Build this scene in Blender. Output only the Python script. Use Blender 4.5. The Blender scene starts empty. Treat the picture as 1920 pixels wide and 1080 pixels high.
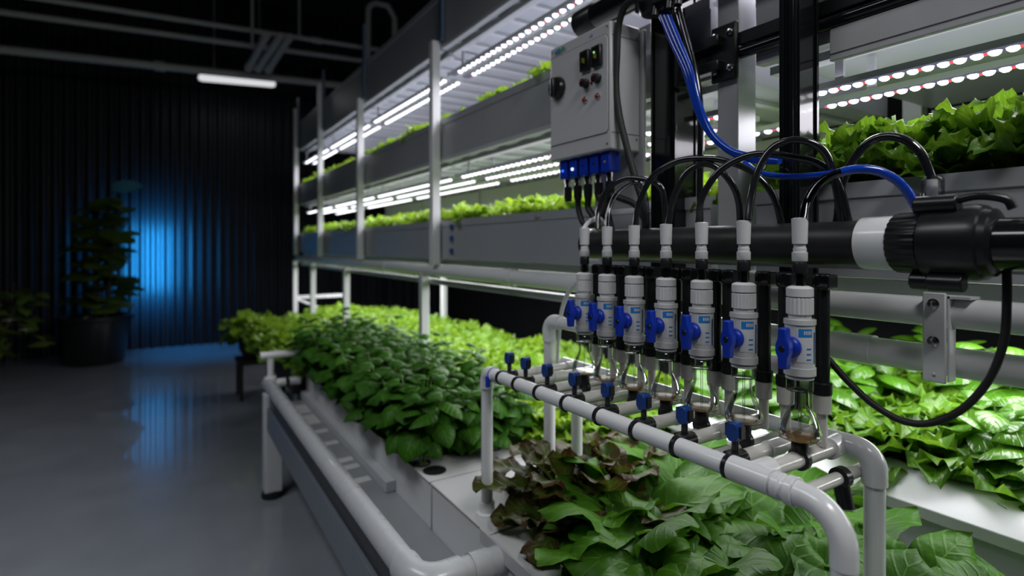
import bpy, math, random
from mathutils import Vector, Matrix
R = random.Random(7)
PI = math.pi
sc = bpy.context.scene
COL = sc.collection
# ------------------------------------------------------------------ camera model (1920 x 1080)
FPX, VPX, HOR, EYE = 1045.0, 310.0, 462.0, 1.3
YAW = math.atan((960 - VPX) / FPX)
S_, C_ = math.sin(YAW), math.cos(YAW)
def P(px, py, X):
    """world point seen at a photo pixel on the plane X = const (used to measure the place)"""
    t = (px - 960) / FPX
    Y = X * (C_ - S_ * t) / (S_ + C_ * t)
    d = X * S_ + Y * C_
    return Vector((X, Y, EYE + (HOR - py) * d / FPX))
ORD = ("first second third fourth fifth sixth seventh eighth ninth tenth eleventh twelfth thirteenth fourteenth fifteenth sixteenth "
       "seventeenth eighteenth nineteenth twentieth").split()
TENS = {20: "twenty", 30: "thirty", 40: "forty", 50: "fifty"}
def od(i):
    i += 1
    if i <= 20: return ORD[i - 1]
    t, u = i // 10 * 10, i % 10
    return TENS[t] + "-" + ORD[u - 1] if u else {30: "thirtieth", 40: "fortieth", 50: "fiftieth"}[t]

# ------------------------------------------------------------------ materials
def mat(name, col, rough=.5, metal=0., spec=.5, coat=0., noise=0., nscale=30., bump=0., alpha=1., trans=0., ior=1.45):
    m = bpy.data.materials.new(name); m.use_nodes = True
    nt = m.node_tree; b = nt.nodes['Principled BSDF']
    b.inputs['Base Color'].default_value = (*col, 1)
    b.inputs['Roughness'].default_value = rough
    b.inputs['Metallic'].default_value = metal
    b.inputs['Specular IOR Level'].default_value = spec
    b.inputs['Coat Weight'].default_value = coat
    b.inputs['Transmission Weight'].default_value = trans
    b.inputs['IOR'].default_value = ior
    tc = nt.nodes.new('ShaderNodeTexCoord')
    nz = nt.nodes.new('ShaderNodeTexNoise'); nz.inputs['Scale'].default_value = nscale; nz.inputs['Detail'].default_value = 4
    nt.links.new(tc.outputs['Object'], nz.inputs['Vector'])
    if noise:
        mx = nt.nodes.new('ShaderNodeMix'); mx.data_type = 'RGBA'
        mx.inputs['A'].default_value = (*[c * (1 - noise) for c in col], 1)
        mx.inputs['B'].default_value = (*[min(1, c * (1 + noise)) for c in col], 1)
        nt.links.new(nz.outputs['Fac'], mx.inputs['Factor']); nt.links.new(mx.outputs['Result'], b.inputs['Base Color'])
    mr = nt.nodes.new('ShaderNodeMapRange')
    mr.inputs['To Min'].default_value = max(0.02, rough - .06); mr.inputs['To Max'].default_value = min(1, rough + .06)
    nt.links.new(nz.outputs['Fac'], mr.inputs['Value']); nt.links.new(mr.outputs['Result'], b.inputs['Roughness'])
    if bump:
        bp = nt.nodes.new('ShaderNodeBump'); bp.inputs['Strength'].default_value = bump; bp.inputs['Distance'].default_value = .002
        nt.links.new(nz.outputs['Fac'], bp.inputs['Height']); nt.links.new(bp.outputs['Normal'], b.inputs['Normal'])
    return m
def emit(name, col, s):
    m = bpy.data.materials.new(name); m.use_nodes = True
    nt = m.node_tree; nt.nodes.clear()
    o = nt.nodes.new('ShaderNodeOutputMaterial'); e = nt.nodes.new('ShaderNodeEmission')
    e.inputs['Color'].default_value = (*col, 1); e.inputs['Strength'].default_value = s
    nt.links.new(e.outputs[0], o.inputs[0]); return m
def thin_glass(name, tint, rim=.25, refl=1.0, edge=.72):
    """thin walled clear glass / plastic: transparent film with Fresnel reflection, darker at grazing rims"""
    m = bpy.data.materials.new(name); m.use_nodes = True
    nt = m.node_tree; nt.nodes.clear(); N = nt.nodes.new; L = nt.links.new
    o = N('ShaderNodeOutputMaterial'); tr = N('ShaderNodeBsdfTransparent'); gl = N('ShaderNodeBsdfGlossy')
    lw = N('ShaderNodeLayerWeight'); lw.inputs['Blend'].default_value = rim
    cr = N('ShaderNodeMix'); cr.data_type = 'RGBA'
    cr.inputs['A'].default_value = (*tint, 1); cr.inputs['B'].default_value = (*[c * edge for c in tint], 1)
    L(lw.outputs['Facing'], cr.inputs['Factor']); L(cr.outputs['Result'], tr.inputs['Color'])
    gl.inputs['Roughness'].default_value = .04
    fr = N('ShaderNodeFresnel'); fr.inputs['IOR'].default_value = 1.5
    ml = N('ShaderNodeMath'); ml.operation = 'MULTIPLY'; ml.inputs[1].default_value = refl; L(fr.outputs[0], ml.inputs[0])
    mx = N('ShaderNodeMixShader'); L(ml.outputs[0], mx.inputs[0]); L(tr.outputs[0], mx.inputs[1]); L(gl.outputs[0], mx.inputs[2])
    L(mx.outputs[0], o.inputs[0]); return m
def leaf_mat(name, dark, light, vein, rough=.38, transl=.3, tip=None, tipw=.5, spec=.5, bump=.6):
    m = bpy.data.materials.new(name); m.use_nodes = True
    nt = m.node_tree; N = nt.nodes.new; L = nt.links.new
    b = nt.nodes['Principled BSDF']; out = nt.nodes['Material Output']
    uv = N('ShaderNodeUVMap'); uv.uv_map = 'UVMap'
    sp = N('ShaderNodeSeparateXYZ'); L(uv.outputs[0], sp.inputs[0])
    def M(op, a, c=None):
        n = N('ShaderNodeMath'); n.operation = op
        for k, v in enumerate((a, c)):
            if v is None: continue
            if isinstance(v, (int, float)): n.inputs[k].default_value = v
            else: L(v, n.inputs[k])
        return n.outputs[0]
    u = sp.outputs['X']; v = M('ABSOLUTE', M('MULTIPLY', M('SUBTRACT', sp.outputs['Y'], .5), 2.))
    rib = M('LESS_THAN', v, M('MULTIPLY', M('SUBTRACT', 1.05, u), .07))
    side = M('PINGPONG', M('SUBTRACT', M('MULTIPLY', u, 7.5), M('MULTIPLY', v, 1.9)), .5)
    sv = N('ShaderNodeMapRange'); sv.inputs['From Min'].default_value = .0; sv.inputs['From Max'].default_value = .16
    sv.inputs['To Min'].default_value = 1; sv.inputs['To Max'].default_value = 0; L(side, sv.inputs['Value'])
    vm = M('MAXIMUM', rib, M('MULTIPLY', sv.outputs[0], .45))
    at = N('ShaderNodeAttribute'); at.attribute_name = 'var'
    oi = N('ShaderNodeObjectInfo')
    fac = M('ADD', M('MULTIPLY', at.outputs['Fac'], .75), M('MULTIPLY', oi.outputs['Random'], .25))
    tc = N('ShaderNodeTexCoord'); nz = N('ShaderNodeTexNoise'); nz.inputs['Scale'].default_value = 45; nz.inputs['Detail'].default_value = 3
    L(tc.outputs['Object'], nz.inputs['Vector'])
    mx = N('ShaderNodeMix'); mx.data_type = 'RGBA'; mx.inputs['A'].default_value = (*dark, 1); mx.inputs['B'].default_value = (*light, 1)
    L(M('ADD', M('MULTIPLY', fac, .8), M('MULTIPLY', nz.outputs['Fac'], .25)), mx.inputs['Factor'])
    c = mx.outputs['Result']
    if tip:
        tm = N('ShaderNodeMix'); tm.data_type = 'RGBA'; tm.inputs['B'].default_value = (*tip, 1); L(c, tm.inputs['A'])
        tr = N('ShaderNodeMapRange'); tr.inputs['From Min'].default_value = .25; tr.inputs['From Max'].default_value = .75
        L(M('ADD', M('MULTIPLY', u, tipw), M('ADD', M('MULTIPLY', v, .4), M('MULTIPLY', M('SUBTRACT', nz.outputs['Fac'], .5), .7))), tr.inputs['Value'])
        L(tr.outputs[0], tm.inputs['Factor']); c = tm.outputs['Result']
    vx = N('ShaderNodeMix'); vx.data_type = 'RGBA'; vx.inputs['B'].default_value = (*vein, 1)
    L(c, vx.inputs['A']); L(M('MULTIPLY', vm, .75), vx.inputs['Factor']); c = vx.outputs['Result']
    L(c, b.inputs['Base Color']); b.inputs['Roughness'].default_value = rough; b.inputs['Specular IOR Level'].default_value = spec
    bp = N('ShaderNodeBump'); bp.inputs['Strength'].default_value = bump; bp.inputs['Distance'].default_value = .004
    L(M('ADD', M('MULTIPLY', vm, -.8), M('MULTIPLY', nz.outputs['Fac'], 1.0)), bp.inputs['Height']); L(bp.outputs[0], b.inputs['Normal'])
    tl = N('ShaderNodeBsdfTranslucent'); hs = N('ShaderNodeHueSaturation'); hs.inputs['Value'].default_value = 1.5; hs.inputs['Hue'].default_value = .485
    L(c, hs.inputs['Color']); L(hs.outputs[0], tl.inputs['Color'])
    ms = N('ShaderNodeMixShader'); ms.inputs[0].default_value = transl
    L(b.outputs[0], ms.inputs[1]); L(tl.outputs[0], ms.inputs[2]); L(ms.outputs[0], out.inputs[0])
    return m

M_ = dict(
    pvc=mat('white_pvc', (.74, .75, .77), .22, noise=.03, nscale=12, coat=.25),
    pvc2=mat('ivory_pvc', (.62, .61, .58), .2, noise=.06, nscale=20, coat=.3),
    steel=mat('painted_steel', (.5, .51, .53), .38, noise=.05, nscale=8),
    white=mat('white_powder_coat', (.68, .69, .71), .35, noise=.03, nscale=9),
    alu=mat('brushed_aluminium', (.56, .57, .59), .34, metal=.2, noise=.1, nscale=14),
    tray=mat('tray_sheet_metal', (.40, .41, .44), .36, metal=.15, noise=.06, nscale=6),
    lid=mat('white_lid_plastic', (.54, .545, .55), .3, noise=.04, nscale=5),
    panel=mat('pale_back_panel', (.84, .78, .92), .35, noise=.05, nscale=4),
    black=mat('black_plastic', (.012, .013, .014), .3, noise=.2, nscale=40),
    hdpe=mat('scuffed_black_pipe', (.018, .018, .019), .42, noise=.35, nscale=26, bump=.15),
    gloss=mat('gloss_black_metal', (.008, .009, .01), .14, noise=.2, nscale=10, coat=.4),
    rubber=mat('black_rubber', (.012, .012, .013), .55),
    hose=mat('black_hose', (.012, .013, .015), .12, coat=.6),
    ghose=thin_glass('smoky_clear_hose', (.55, .57, .6), .5, 1.5),
    bhose=mat('blue_hose', (.006, .05, .42), .12, coat=.5),
    blue=mat('blue_plastic', (.006, .035, .40), .34, noise=.08, nscale=60),
    blued=mat('dark_blue_plastic', (.008, .045, .22), .38, noise=.15, nscale=60),
    fit=mat('grey_white_fitting', (.63, .635, .65), .3, noise=.02),
    body=mat('valve_body_plastic', (.58, .585, .59), .24, noise=.03, coat=.2),
    clear=thin_glass('clear_plastic', (.9, .91, .91), .3, .8, .8),
    glass=thin_glass('flask_glass', (.98, .985, .98), .2, .75, .86),
    amber=mat('brown_residue', (.16, .09, .03), .25),
    liquid=thin_glass('nutrient_liquid', (.95, .94, .9), .3, .6, .85),
    sticker=mat('sticker_white', (.62, .64, .67), .4), stickb=mat('sticker_blue', (.02, .2, .55), .4), stickd=mat('sticker_navy', (.03, .07, .18), .4),
    box=mat('enclosure_grey', (.5, .505, .52), .34, noise=.02, nscale=4), boxs=mat('enclosure_seam', (.12, .12, .13), .5),
    teal=mat('logo_teal', (.01, .26, .42), .4), lgreen=mat('logo_green', (.05, .38, .22), .4),
    scr=mat('display_glass', (.01, .012, .012), .08), red=mat('red_lens', (.32, .03, .02), .2), chrome=mat('chrome', (.6, .6, .6), .18, metal=1.),
    ylw=emit('yellow_digits', (.6, .6, .05), .12), grn=emit('green_pilot', (.4, 1, .3), .8), bled=emit('blue_pilot', (.02, .12, 1), 2.2), wled=emit('white_blue_pilot', (.6, .8, 1), 1.6),
    soil=mat('dark_substrate', (.015, .012, .009), .9, noise=.5, nscale=90, bump=.8),
    netpot=mat('net_pot_black', (.01, .01, .011), .5), pot=mat('dark_pot', (.02, .018, .017), .6, noise=.3),
    stem=mat('green_stem', (.12, .26, .04), .45), wood=mat('brown_stem', (.05, .045, .02), .7),
    led=emit('white_diode', (.93, .94, 1.), 3.6), ledr=emit('red_diode', (1, .12, .12), 1.0), strip=emit('diode_strip_glow', (.6, .62, .95), .2),
    tube=emit('tube_lamp', (.96, .98, 1.), .72), petal=mat('white_petal', (.7, .72, .6), .5),
    basil=leaf_mat('basil_leaf', (.010, .055, .003), (.042, .15, .006), (.08, .2, .02), .46, .2, bump=.8, spec=.17),
    lett=leaf_mat('lettuce_leaf', (.07, .20, .010), (.22, .37, .02), (.30, .42, .08), .4, .35, spec=.4),
    young=leaf_mat('broad_green_leaf', (.018, .085, .005), (.07, .2, .010), (.13, .27, .04), .46, .28, spec=.17),
    jag=leaf_mat('jagged_green_leaf', (.035, .13, .007), (.13, .28, .012), (.22, .36, .07), .36, .35, spec=.45),
    lit=leaf_mat('glossy_green_leaf', (.025, .12, .006), (.10, .27, .012), (.17, .33, .05), .26, .3, spec=.9),
    redl=leaf_mat('red_lettuce_leaf', (.025, .06, .006), (.06, .12, .01), (.10, .15, .03), .44, .25, spec=.2, tip=(.05, .02, .009), tipw=.42),
    dusk=leaf_mat('dark_foliage', (.05, .10, .012), (.13, .22, .025), (.15, .26, .04), .5, .2),
)
# ------------------------------------------------------------------ mesh builder
class MB:
    def __init__(s): s.v = []; s.f = []; s.uv = []; s.c = []; s.sm = []
    def add(s, vs, fs, uv=None, col=.5, smooth=False):
        o = len(s.v); s.v += [tuple(p) for p in vs]
        s.uv += uv if uv else [(0., 0.)] * len(vs); s.c += [col] * len(vs)
        s.f += [tuple(o + i for i in f) for f in fs]; s.sm += [smooth] * len(fs); return s
    def box(s, a, b):
        x0, y0, z0 = a; x1, y1, z1 = b
        vs = [(x0, y0, z0), (x1, y0, z0), (x1, y1, z0), (x0, y1, z0), (x0, y0, z1), (x1, y0, z1), (x1, y1, z1), (x0, y1, z1)]
        return s.add(vs, [(3, 2, 1, 0), (4, 5, 6, 7), (0, 1, 5, 4), (1, 2, 6, 5), (2, 3, 7, 6), (3, 0, 4, 7)])
    def prism(s, prof, axis, a, b, smooth=False):
        """closed 2-D profile swept along an axis ('x','y','z') from a to b"""
        n = len(prof)
        def q(p, t): return {'y': (p[0], t, p[1]), 'x': (t, p[0], p[1]), 'z': (p[0], p[1], t)}[axis]
        vs = [q(p, a) for p in prof] + [q(p, b) for p in prof]
        fs = [(i, (i + 1) % n, n + (i + 1) % n, n + i) for i in range(n)] + [tuple(range(n))[::-1], tuple(range(n, 2 * n))]
        return s.add(vs, fs, smooth=smooth)
    def lathe(s, prof, org=(0, 0, 0), ax=(0, 0, 1), n=20, rib=0, ribn=0, capped=True):
        """prof: list of (radius, height) along ax from org"""
        ax = Vector(ax).normalized(); org = Vector(org)
        t = Vector((1, 0, 0)) if abs(ax.x) < .9 else Vector((0, 1, 0))
        a = ax.cross(t).normalized(); b = ax.cross(a)
        if ribn: n = ribn * 4
        vs = []
        for r, h in prof:
            for k in range(n):
                rr = r + (rib if ribn and (k % 4) in (1, 2) else 0)
                th = 2 * PI * k / n
                vs.append(org + ax * h + (a * math.cos(th) + b * math.sin(th)) * rr)
        m = len(prof)
        fs = [(i * n + k, i * n + (k + 1) % n, (i + 1) * n + (k + 1) % n, (i + 1) * n + k) for i in range(m - 1) for k in range(n)]
        s.add(vs, fs, smooth=not ribn)
        if capped:
            if prof[0][0] > 1e-5: s.f.append(tuple(len(s.v) - m * n + k for k in range(n))[::-1]); s.sm.append(False)
            if prof[-1][0] > 1e-5: s.f.append(tuple(len(s.v) - n + k for k in range(n))); s.sm.append(False)
        return s
    def cyl(s, a, b, r, n=20, r2=None):
        a, b = Vector(a), Vector(b); d = b - a
        return s.lathe([(r, 0), (r if r2 is None else r2, d.length)], a, d, n)
    def ring(s, c, ax, r, t, w, n=24):
        ax = Vector(ax).normalized()
        return s.lathe([(r, -w / 2), (r + t, -w / 2 * .7), (r + t, w / 2 * .7), (r, w / 2)], c, ax, n)
    def tube(s, pts, r, n=10, closed=False):
        pts = [Vector(p) for p in pts]; m = len(pts)
        tn = [(pts[min(i + 1, m - 1)] - pts[max(i - 1, 0)]).normalized() for i in range(m)]
        t0 = tn[0]; up = Vector((0, 0, 1)) if abs(t0.z) < .9 else Vector((1, 0, 0))
        a = (up - t0 * up.dot(t0)).normalized(); vs = []
        for i in range(m):
            a = (a - tn[i] * a.dot(tn[i])).normalized(); b = tn[i].cross(a)
            rr = r[i] if isinstance(r, (list, tuple)) else r
            for k in range(n):
                th = 2 * PI * k / n; vs.append(pts[i] + (a * math.cos(th) + b * math.sin(th)) * rr)
        fs = [(i * n + k, i * n + (k + 1) % n, (i + 1) * n + (k + 1) % n, (i + 1) * n + k) for i in range(m - 1) for k in range(n)]
        s.add(vs, fs, smooth=True)
        o = len(s.v) - m * n
        s.f += [tuple(o + k for k in range(n))[::-1], tuple(o + (m - 1) * n + k for k in range(n))]; s.sm += [False, False]
        return s
    def ball(s, c, r, n=10, m=6, sz=1.):
        prof = [(max(1e-6, r * math.sin(PI * i / m)), -r * sz * math.cos(PI * i / m)) for i in range(m + 1)]
        return s.lathe(prof, c, (0, 0, 1), n, capped=False)
def mesh(name, mb, m, off=(0, 0, 0)):
    me = bpy.data.meshes.new(name)
    ox, oy, oz = off
    me.from_pydata([(x - ox, y - oy, z - oz) for x, y, z in mb.v], [], mb.f)
    me.polygons.foreach_set('use_smooth', mb.sm)
    uvl = me.uv_layers.new(name='UVMap'); idx = [0] * len(me.loops); me.loops.foreach_get('vertex_index', idx)
    flat = []
    for i in idx: flat += mb.uv[i]
    uvl.data.foreach_set('uv', flat)
    at = me.attributes.new('var', 'FLOAT', 'POINT'); at.data.foreach_set('value', mb.c)
    if isinstance(m, str): m = M_[m]
    me.materials.append(m); me.update(); me.set_sharp_from_angle(angle=math.radians(38)); return me
def obj(name, mb, m, parent=None, bev=0., off=None, kind=None, label=None, seg=2):
    if off is None: off = parent_off(parent)
    o = bpy.data.objects.new(name, mesh(name, mb, m, off)); COL.objects.link(o)
    if parent: o.parent = parent
    if bev:
        b = o.modifiers.new('edge', 'BEVEL'); b.width = bev; b.segments = seg; b.limit_method = 'ANGLE'; b.angle_limit = math.radians(40)
    if kind: o['kind'] = kind
    if label: o['label'] = label
    return o
def parent_off(p):
    while p is not None and p.parent is not None: p = p.parent
    return tuple(p.location) if p is not None else (0, 0, 0)
def thing(name, label, cat, loc=(0, 0, 0), group=None):
    o = bpy.data.objects.new(name, None); COL.objects.link(o); o.location = loc; o.empty_display_size = .05
    return tag(o, label, cat, group)
def tag(o, label, cat, group=None):
    o['label'] = label; o['category'] = cat
    if group: o['group'] = group
    return o
def solo(name, mb, m, label, cat, loc=(0, 0, 0), group=None, bev=0.):
    o = obj(name, mb, m, None, bev, loc); o.location = loc
    return tag(o, label, cat, group)
def struct(name, mb, m):
    o = obj(name, mb, m); o['kind'] = 'structure'; return o
def dup(root, loc, rz=0., label=None, scale=None, group=None):
    def cp(o, par):
        c = o.copy(); COL.objects.link(c)
        if par: c.parent = par
        for ch in o.children: cp(ch, c)
        return c
    r = cp(root, None); r.location = loc; r.rotation_euler = (0, 0, rz)
    if scale: r.scale = (scale,) * 3
    if label: r['label'] = label
    if group: r['group'] = group
    return r
def smooth_path(pts, k=8):
    pts = [Vector(p) for p in pts]; q = [pts[0] * 2 - pts[1]] + pts + [pts[-1] * 2 - pts[-2]]; out = []
    for i in range(1, len(q) - 2):
        p0, p1, p2, p3 = q[i - 1:i + 3]
        for j in range(k):
            t = j / k
            out.append(.5 * ((2 * p1) + (p2 - p0) * t + (2 * p0 - 5 * p1 + 4 * p2 - p3) * t * t + (3 * p1 - p0 - 3 * p2 + p3) * t ** 3))
    return out + [pts[-1]]
def arc(p0, c, p1, r, k=8):
    """quarter bend at corner c between legs towards p0 and p1"""
    c = Vector(c); a = (Vector(p0) - c).normalized(); b = (Vector(p1) - c).normalized()
    o = c + (a + b) * r
    return [o - b * r * math.cos(PI / 2 * i / k) - a * r * math.sin(PI / 2 * i / k) for i in range(k + 1)]

# ------------------------------------------------------------------ the room
struct('floor', MB().add([(-6, -2.5, 0), (4, -2.5, 0), (4, 8.6, 0), (-6, 8.6, 0)], [(0, 1, 2, 3)]), mat('epoxy_floor', (.25, .27, .305), .3, coat=.7, bump=.12, noise=.22, nscale=3.5, spec=.55))
mb = MB(); n = 900; x0, x1 = -6., 4.
vs = []
for i in range(n + 1):
    x = x0 + (x1 - x0) * i / n
    y = 8.45 + ( .026) * math.tanh(2. * math.sin(2 * PI * x / .108))
    vs += [(x, y, 0), (x, y, 4.7)]
mb.add(vs, [(2 * i, 2 * i + 2, 2 * i + 3, 2 * i + 1) for i in range(n)], smooth=True)
struct('wall_back', mb, mat('corrugated_black_steel', (.015, .018, .024), .4, spec=.4))
dk = mat('dark_wall_paint', (.012, .013, .015), .8, noise=.2)
struct('wall_right', MB().box((3.9, -2.5, 0), (4, 8.6, 4.7)), dk)
struct('wall_left', MB().box((-6.1, -2.5, 0), (-6, 8.6, 4.7)), dk)
struct('ceiling', MB().box((-6, -2.5, 4.7), (4, 8.6, 4.8)), dk)

# ceiling services
cond = mat('dull_galvanised', (.5, .5, .5), .45)
def xpipe(name, x0, x1, Y, z0, z1, r, label, cat, rings=()):
    mb = MB().cyl((x0, Y, z0), (x1, Y, z1), r, 14)
    t = thing(name, label, cat, (x0, Y, z0)); obj('pipe_run', mb, cond, t)
    for x in rings:
        z = z0 + (z1 - z0) * (x - x0) / (x1 - x0)
        obj('coupling', MB().cyl((x - .05, Y, z), (x + .05, Y, z), r * 1.35, 14), cond, t)
    return t
xpipe('conduit_pipe', -2.2, 2.6, 7.2, 3.17, 3.39, .042, 'thick grey conduit under the dark ceiling, running behind the tube light', 'pipe', (-.05,))
xpipe('conduit_pipe', -2.0, 2.6, 6.5, 3.49, 3.67, .026, 'thin pale conduit hung highest under the dark ceiling on two rods', 'pipe', (1.45,))
xpipe('conduit_pipe', -2.2, 2.2, 7.0, 3.47, 3.66, .03, 'dim grey conduit between the thick conduit and the thin pale one', 'pipe')
def at_y(px, py, Y):
    t = (px - 960) / FPX; X = Y * (S_ + C_ * t) / (C_ - S_ * t); d = X * S_ + Y * C_
    return Vector((X, Y, EYE + (HOR - py) * d / FPX))
for px, py, lb in ((473, 88, 'thicker ceiling drop rod beside the bundle of three short conduits'), (561, 68, 'thin ceiling drop rod holding the pale conduit, right of the conduit bundle')):
    p = at_y(px, py, 6.46)
    t = thing('drop_rod', lb, 'rod', p); obj('rod', MB().cyl(p, (p.x, p.y, 4.7), .016 if px < 500 else .012, 10), cond, t)
    obj('clip', MB().lathe([(.02, -.02), (.03, 0), (.02, .03)], p, n=10), cond, t)
for i, (a, b) in enumerate((((500, 66), (466, 127)), ((526, 67), (484, 129)), ((544, 69), (503, 131)))):
    pa, pb = at_y(a[0], a[1], 5.7), at_y(b[0], b[1], 6.5)
    t = thing('conduit_stub', 'short slanting dark conduit, %s of the bundle of three above the tube light' % ('leftmost', 'middle one', 'rightmost')[i], 'pipe', pb, 'conduit bundle')
    obj('tube', MB().cyl(pa, pb, .036, 12), cond, t); d = (pb - pa).normalized(); obj('end_collar', MB().cyl(pb - d * .05, pb + d * .01, .044, 12), cond, t)
pl = at_y(690, 180, 5.9)
pth = [pl, pl + Vector((0, 0, .75))] + arc(pl, pl + Vector((0, 0, 1.02)), pl + Vector((.1, 0, 1.02)), .12)[1:-1] + [pl + Vector((.22, 0, 1.02)), pl + Vector((.3, 0, .9)), pl + Vector((.3, 0, .4))]
solo('vent_pipe', MB().tube(pth, .03, 12), cond, 'grey pipe with a hooked top rising behind the rack top', 'pipe', pl)
# tube light
a, b = Vector((.33, 7.6, 3.31)), Vector((1.19, 7.6, 3.36)); u = (b - a).normalized()
t = thing('tube_light', 'lit white tube light hanging under the ceiling conduits, above the corrugated wall', 'lamp', (a + b) / 2)
obj('diffuser', MB().lathe([(.001, 0), (.03, .008), (.042, .04), (.042, (b - a).length - .04), (.03, (b - a).length - .008), (.001, (b - a).length)], a, u, 16), 'tube', t)
obj('housing', MB().box((a.x + .06, 7.575, 3.352), (b.x - .06, 7.625, 3.40)), cond, t)
for x in (.5, 1.0): obj('hanger', MB().cyl((x, 7.6, 3.39), (x, 7.6, 4.7), .005, 6), cond, t)

# ------------------------------------------------------------------ leaves and plants
def leaf(mb, base, az, el, Ln, W, shape, droop=1., fold=.2, dome=.0, frill=0., freq=20., nu=9, nv=6, roll=0., rnd=.5, ph=0.):
    p = Vector(base); h = Vector((math.cos(az), math.sin(az), 0)); z = Vector((0, 0, 1)); sd0 = Vector((-math.sin(az), math.cos(az), 0))
    vs = []; uv = []; e = el; st = Ln / nu
    for i in range(nu + 1):
        u = i / nu; t = h * math.cos(e) + z * math.sin(e); nrm = sd0.cross(t) * -1
        if nrm.z < 0 and abs(e) < PI / 2: nrm = -nrm
        sd = sd0 * math.cos(roll) + nrm * math.sin(roll); nr = nrm * math.cos(roll) - sd0 * math.sin(roll)
        w = W * shape(u)
        for j in range(nv + 1):
            v = -1 + 2 * j / nv; av = abs(v)
            off = w * av * math.sin(fold) - dome * v * v * w + frill * av ** 1.7 * math.sin(freq * u + ph + (1.3 if v > 0 else 0)) * min(1, u * 2.2)
            tw = frill * .5 * av ** 2 * math.cos(freq * 1.3 * u + ph)
            vs.append(p + sd * (w * v * math.cos(fold)) + nr * off + t * tw); uv.append((u, v * .5 + .5))
        p = p + t * st; e -= droop / nu
    m = nv + 1
    mb.add(vs, [(i * m + j, i * m + j + 1, (i + 1) * m + j + 1, (i + 1) * m + j) for i in range(nu) for j in range(nv)], uv, rnd, True)
def sh_basil(u):
    if u < .14: return .05 + u * .2
    q = (u - .14) / .86; return max(.0, (math.sin(PI * q ** .75)) ** .75) * .98 + .02
def sh_lett(u):
    q = u; return (.14 + .86 * min(1, q / .62) ** 1.1) * (1 if q < .72 else math.sqrt(max(0.002, 1 - ((q - .72) / .285) ** 2)))
def sh_round(u):
    if u < .27: return .055
    q = ((u - .27) / .73) ** .8; return max(.055 if u < .4 else .02, (1 - abs(2 * q - 1) ** 2.3) ** .55)
def sh_blank(u):
    return 1.
def sh_jag(u):
    return sh_lett(u) * (1 + .15 * math.sin(u * 40))
def sh_oak(u):
    if u < .22: return .07 + .1 * u
    return (.12 + .9 * ((u - .22) / .78) ** .7) * (1 + .13 * math.sin(u * 25)) * (1 if u < .8 else math.sqrt(max(.002, 1 - ((u - .8) / .21) ** 2)))
def basil_mb(rg, h=.27, size=.08, res=(8, 6)):
    mb = MB(); st = MB()
    nb = rg.randint(4, 6)
    for k in range(nb):
        az0 = 2 * PI * k / nb + rg.uniform(-.4, .4); lean = rg.uniform(.1, .42) if k else .05
        H = h * rg.uniform(.75, 1.05); pts = []
        for i in range(6):
            q = i / 5; pts.append(Vector((math.cos(az0) * lean * H * q * (1.2 - .3 * q) + math.cos(az0) * .008, math.sin(az0) * lean * H * q + math.sin(az0) * .008, H * q)))
        st.tube(pts, [.0035 - .0004 * i for i in range(6)], 6)
        nn = 6
        for i in range(1, nn + 1):
            q = .28 + .72 * i / nn; f = q * 5; i0 = min(4, int(f)); p = pts[i0].lerp(pts[i0 + 1], f - i0)
            sz = size * (1.0 - .5 * max(0, (q - .7) / .3)) * rg.uniform(.8, 1.15)
            a0 = i * PI / 2 + az0 + rg.uniform(-.35, .35)
            for s in (0, PI):
                leaf(mb, p, a0 + s, rg.uniform(.05, .55) + (.45 if i == nn else 0) - (.25 if i < 3 else 0), sz, sz * rg.uniform(.34, .42), sh_basil, droop=rg.uniform(.9, 1.8), fold=rg.uniform(-.1, .25), dome=rg.uniform(.35, .65), nu=res[0], nv=res[1], roll=rg.uniform(-.3, .3), rnd=min(1, max(0, rg.gauss(.4 + .35 * (i >= nn - 1), .2))))
    return mb, st
def lettuce_mb(rg, n=22, size=.12, W=.042, frill=.012, spread=1., res=(9, 8), shape=sh_lett, up=1.25):
    mb = MB()
    for k in range(n):
        q = k / (n - 1); az = k * 2.39996 + rg.uniform(-.3, .3)
        el = up * (.35 + .75 * q ** .8) * rg.uniform(.85, 1.12); Ln = size * (1.05 - .35 * q) * rg.uniform(.82, 1.15)
        leaf(mb, (math.cos(az) * .012, math.sin(az) * .012, .005), az, min(1.5, el), Ln, W * rg.uniform(.85, 1.2) * (1 - .25 * q), shape, droop=rg.uniform(.5, 1.3) * (1.15 - .5 * q) * spread, fold=rg.uniform(.1, .45), dome=rg.uniform(-.1, .3), frill=frill * rg.uniform(.7, 1.3), freq=rg.uniform(22, 32), nu=res[0], nv=res[1], roll=rg.uniform(-.25, .25), rnd=min(1, max(0, rg.gauss(.35 + .4 * q, .2))), ph=rg.uniform(0, 6))
    return mb
def broad_mb(rg, n=18, size=.17, W=.042):
    mb = MB(); st = MB()
    for k in range(n):
        q = k / (n - 1); az = k * 2.39996 + rg.uniform(-.35, .35)
        leaf(mb, (math.cos(az) * .015, math.sin(az) * .015, .0), az, rg.uniform(.75, 1.45) * (.72 + .3 * q), size * rg.uniform(.75, 1.2), W * rg.uniform(.8, 1.2), sh_round, droop=rg.uniform(.8, 1.9), fold=rg.uniform(-.1, .22), dome=rg.uniform(.05, .4), frill=.010, freq=15, nu=13, nv=8, roll=rg.uniform(-.5, .5), rnd=rg.uniform(.1, 1), ph=rg.uniform(0, 6))
    for k in range(6):
        az = rg.uniform(0, 6.3); st.tube([(0, 0, 0), (math.cos(az) * .012, math.sin(az) * .012, .03), (math.cos(az) * .03, math.sin(az) * .03, .07)], .0028, 6)
    return mb, st
PARK = (0, 0, -50)
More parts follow.
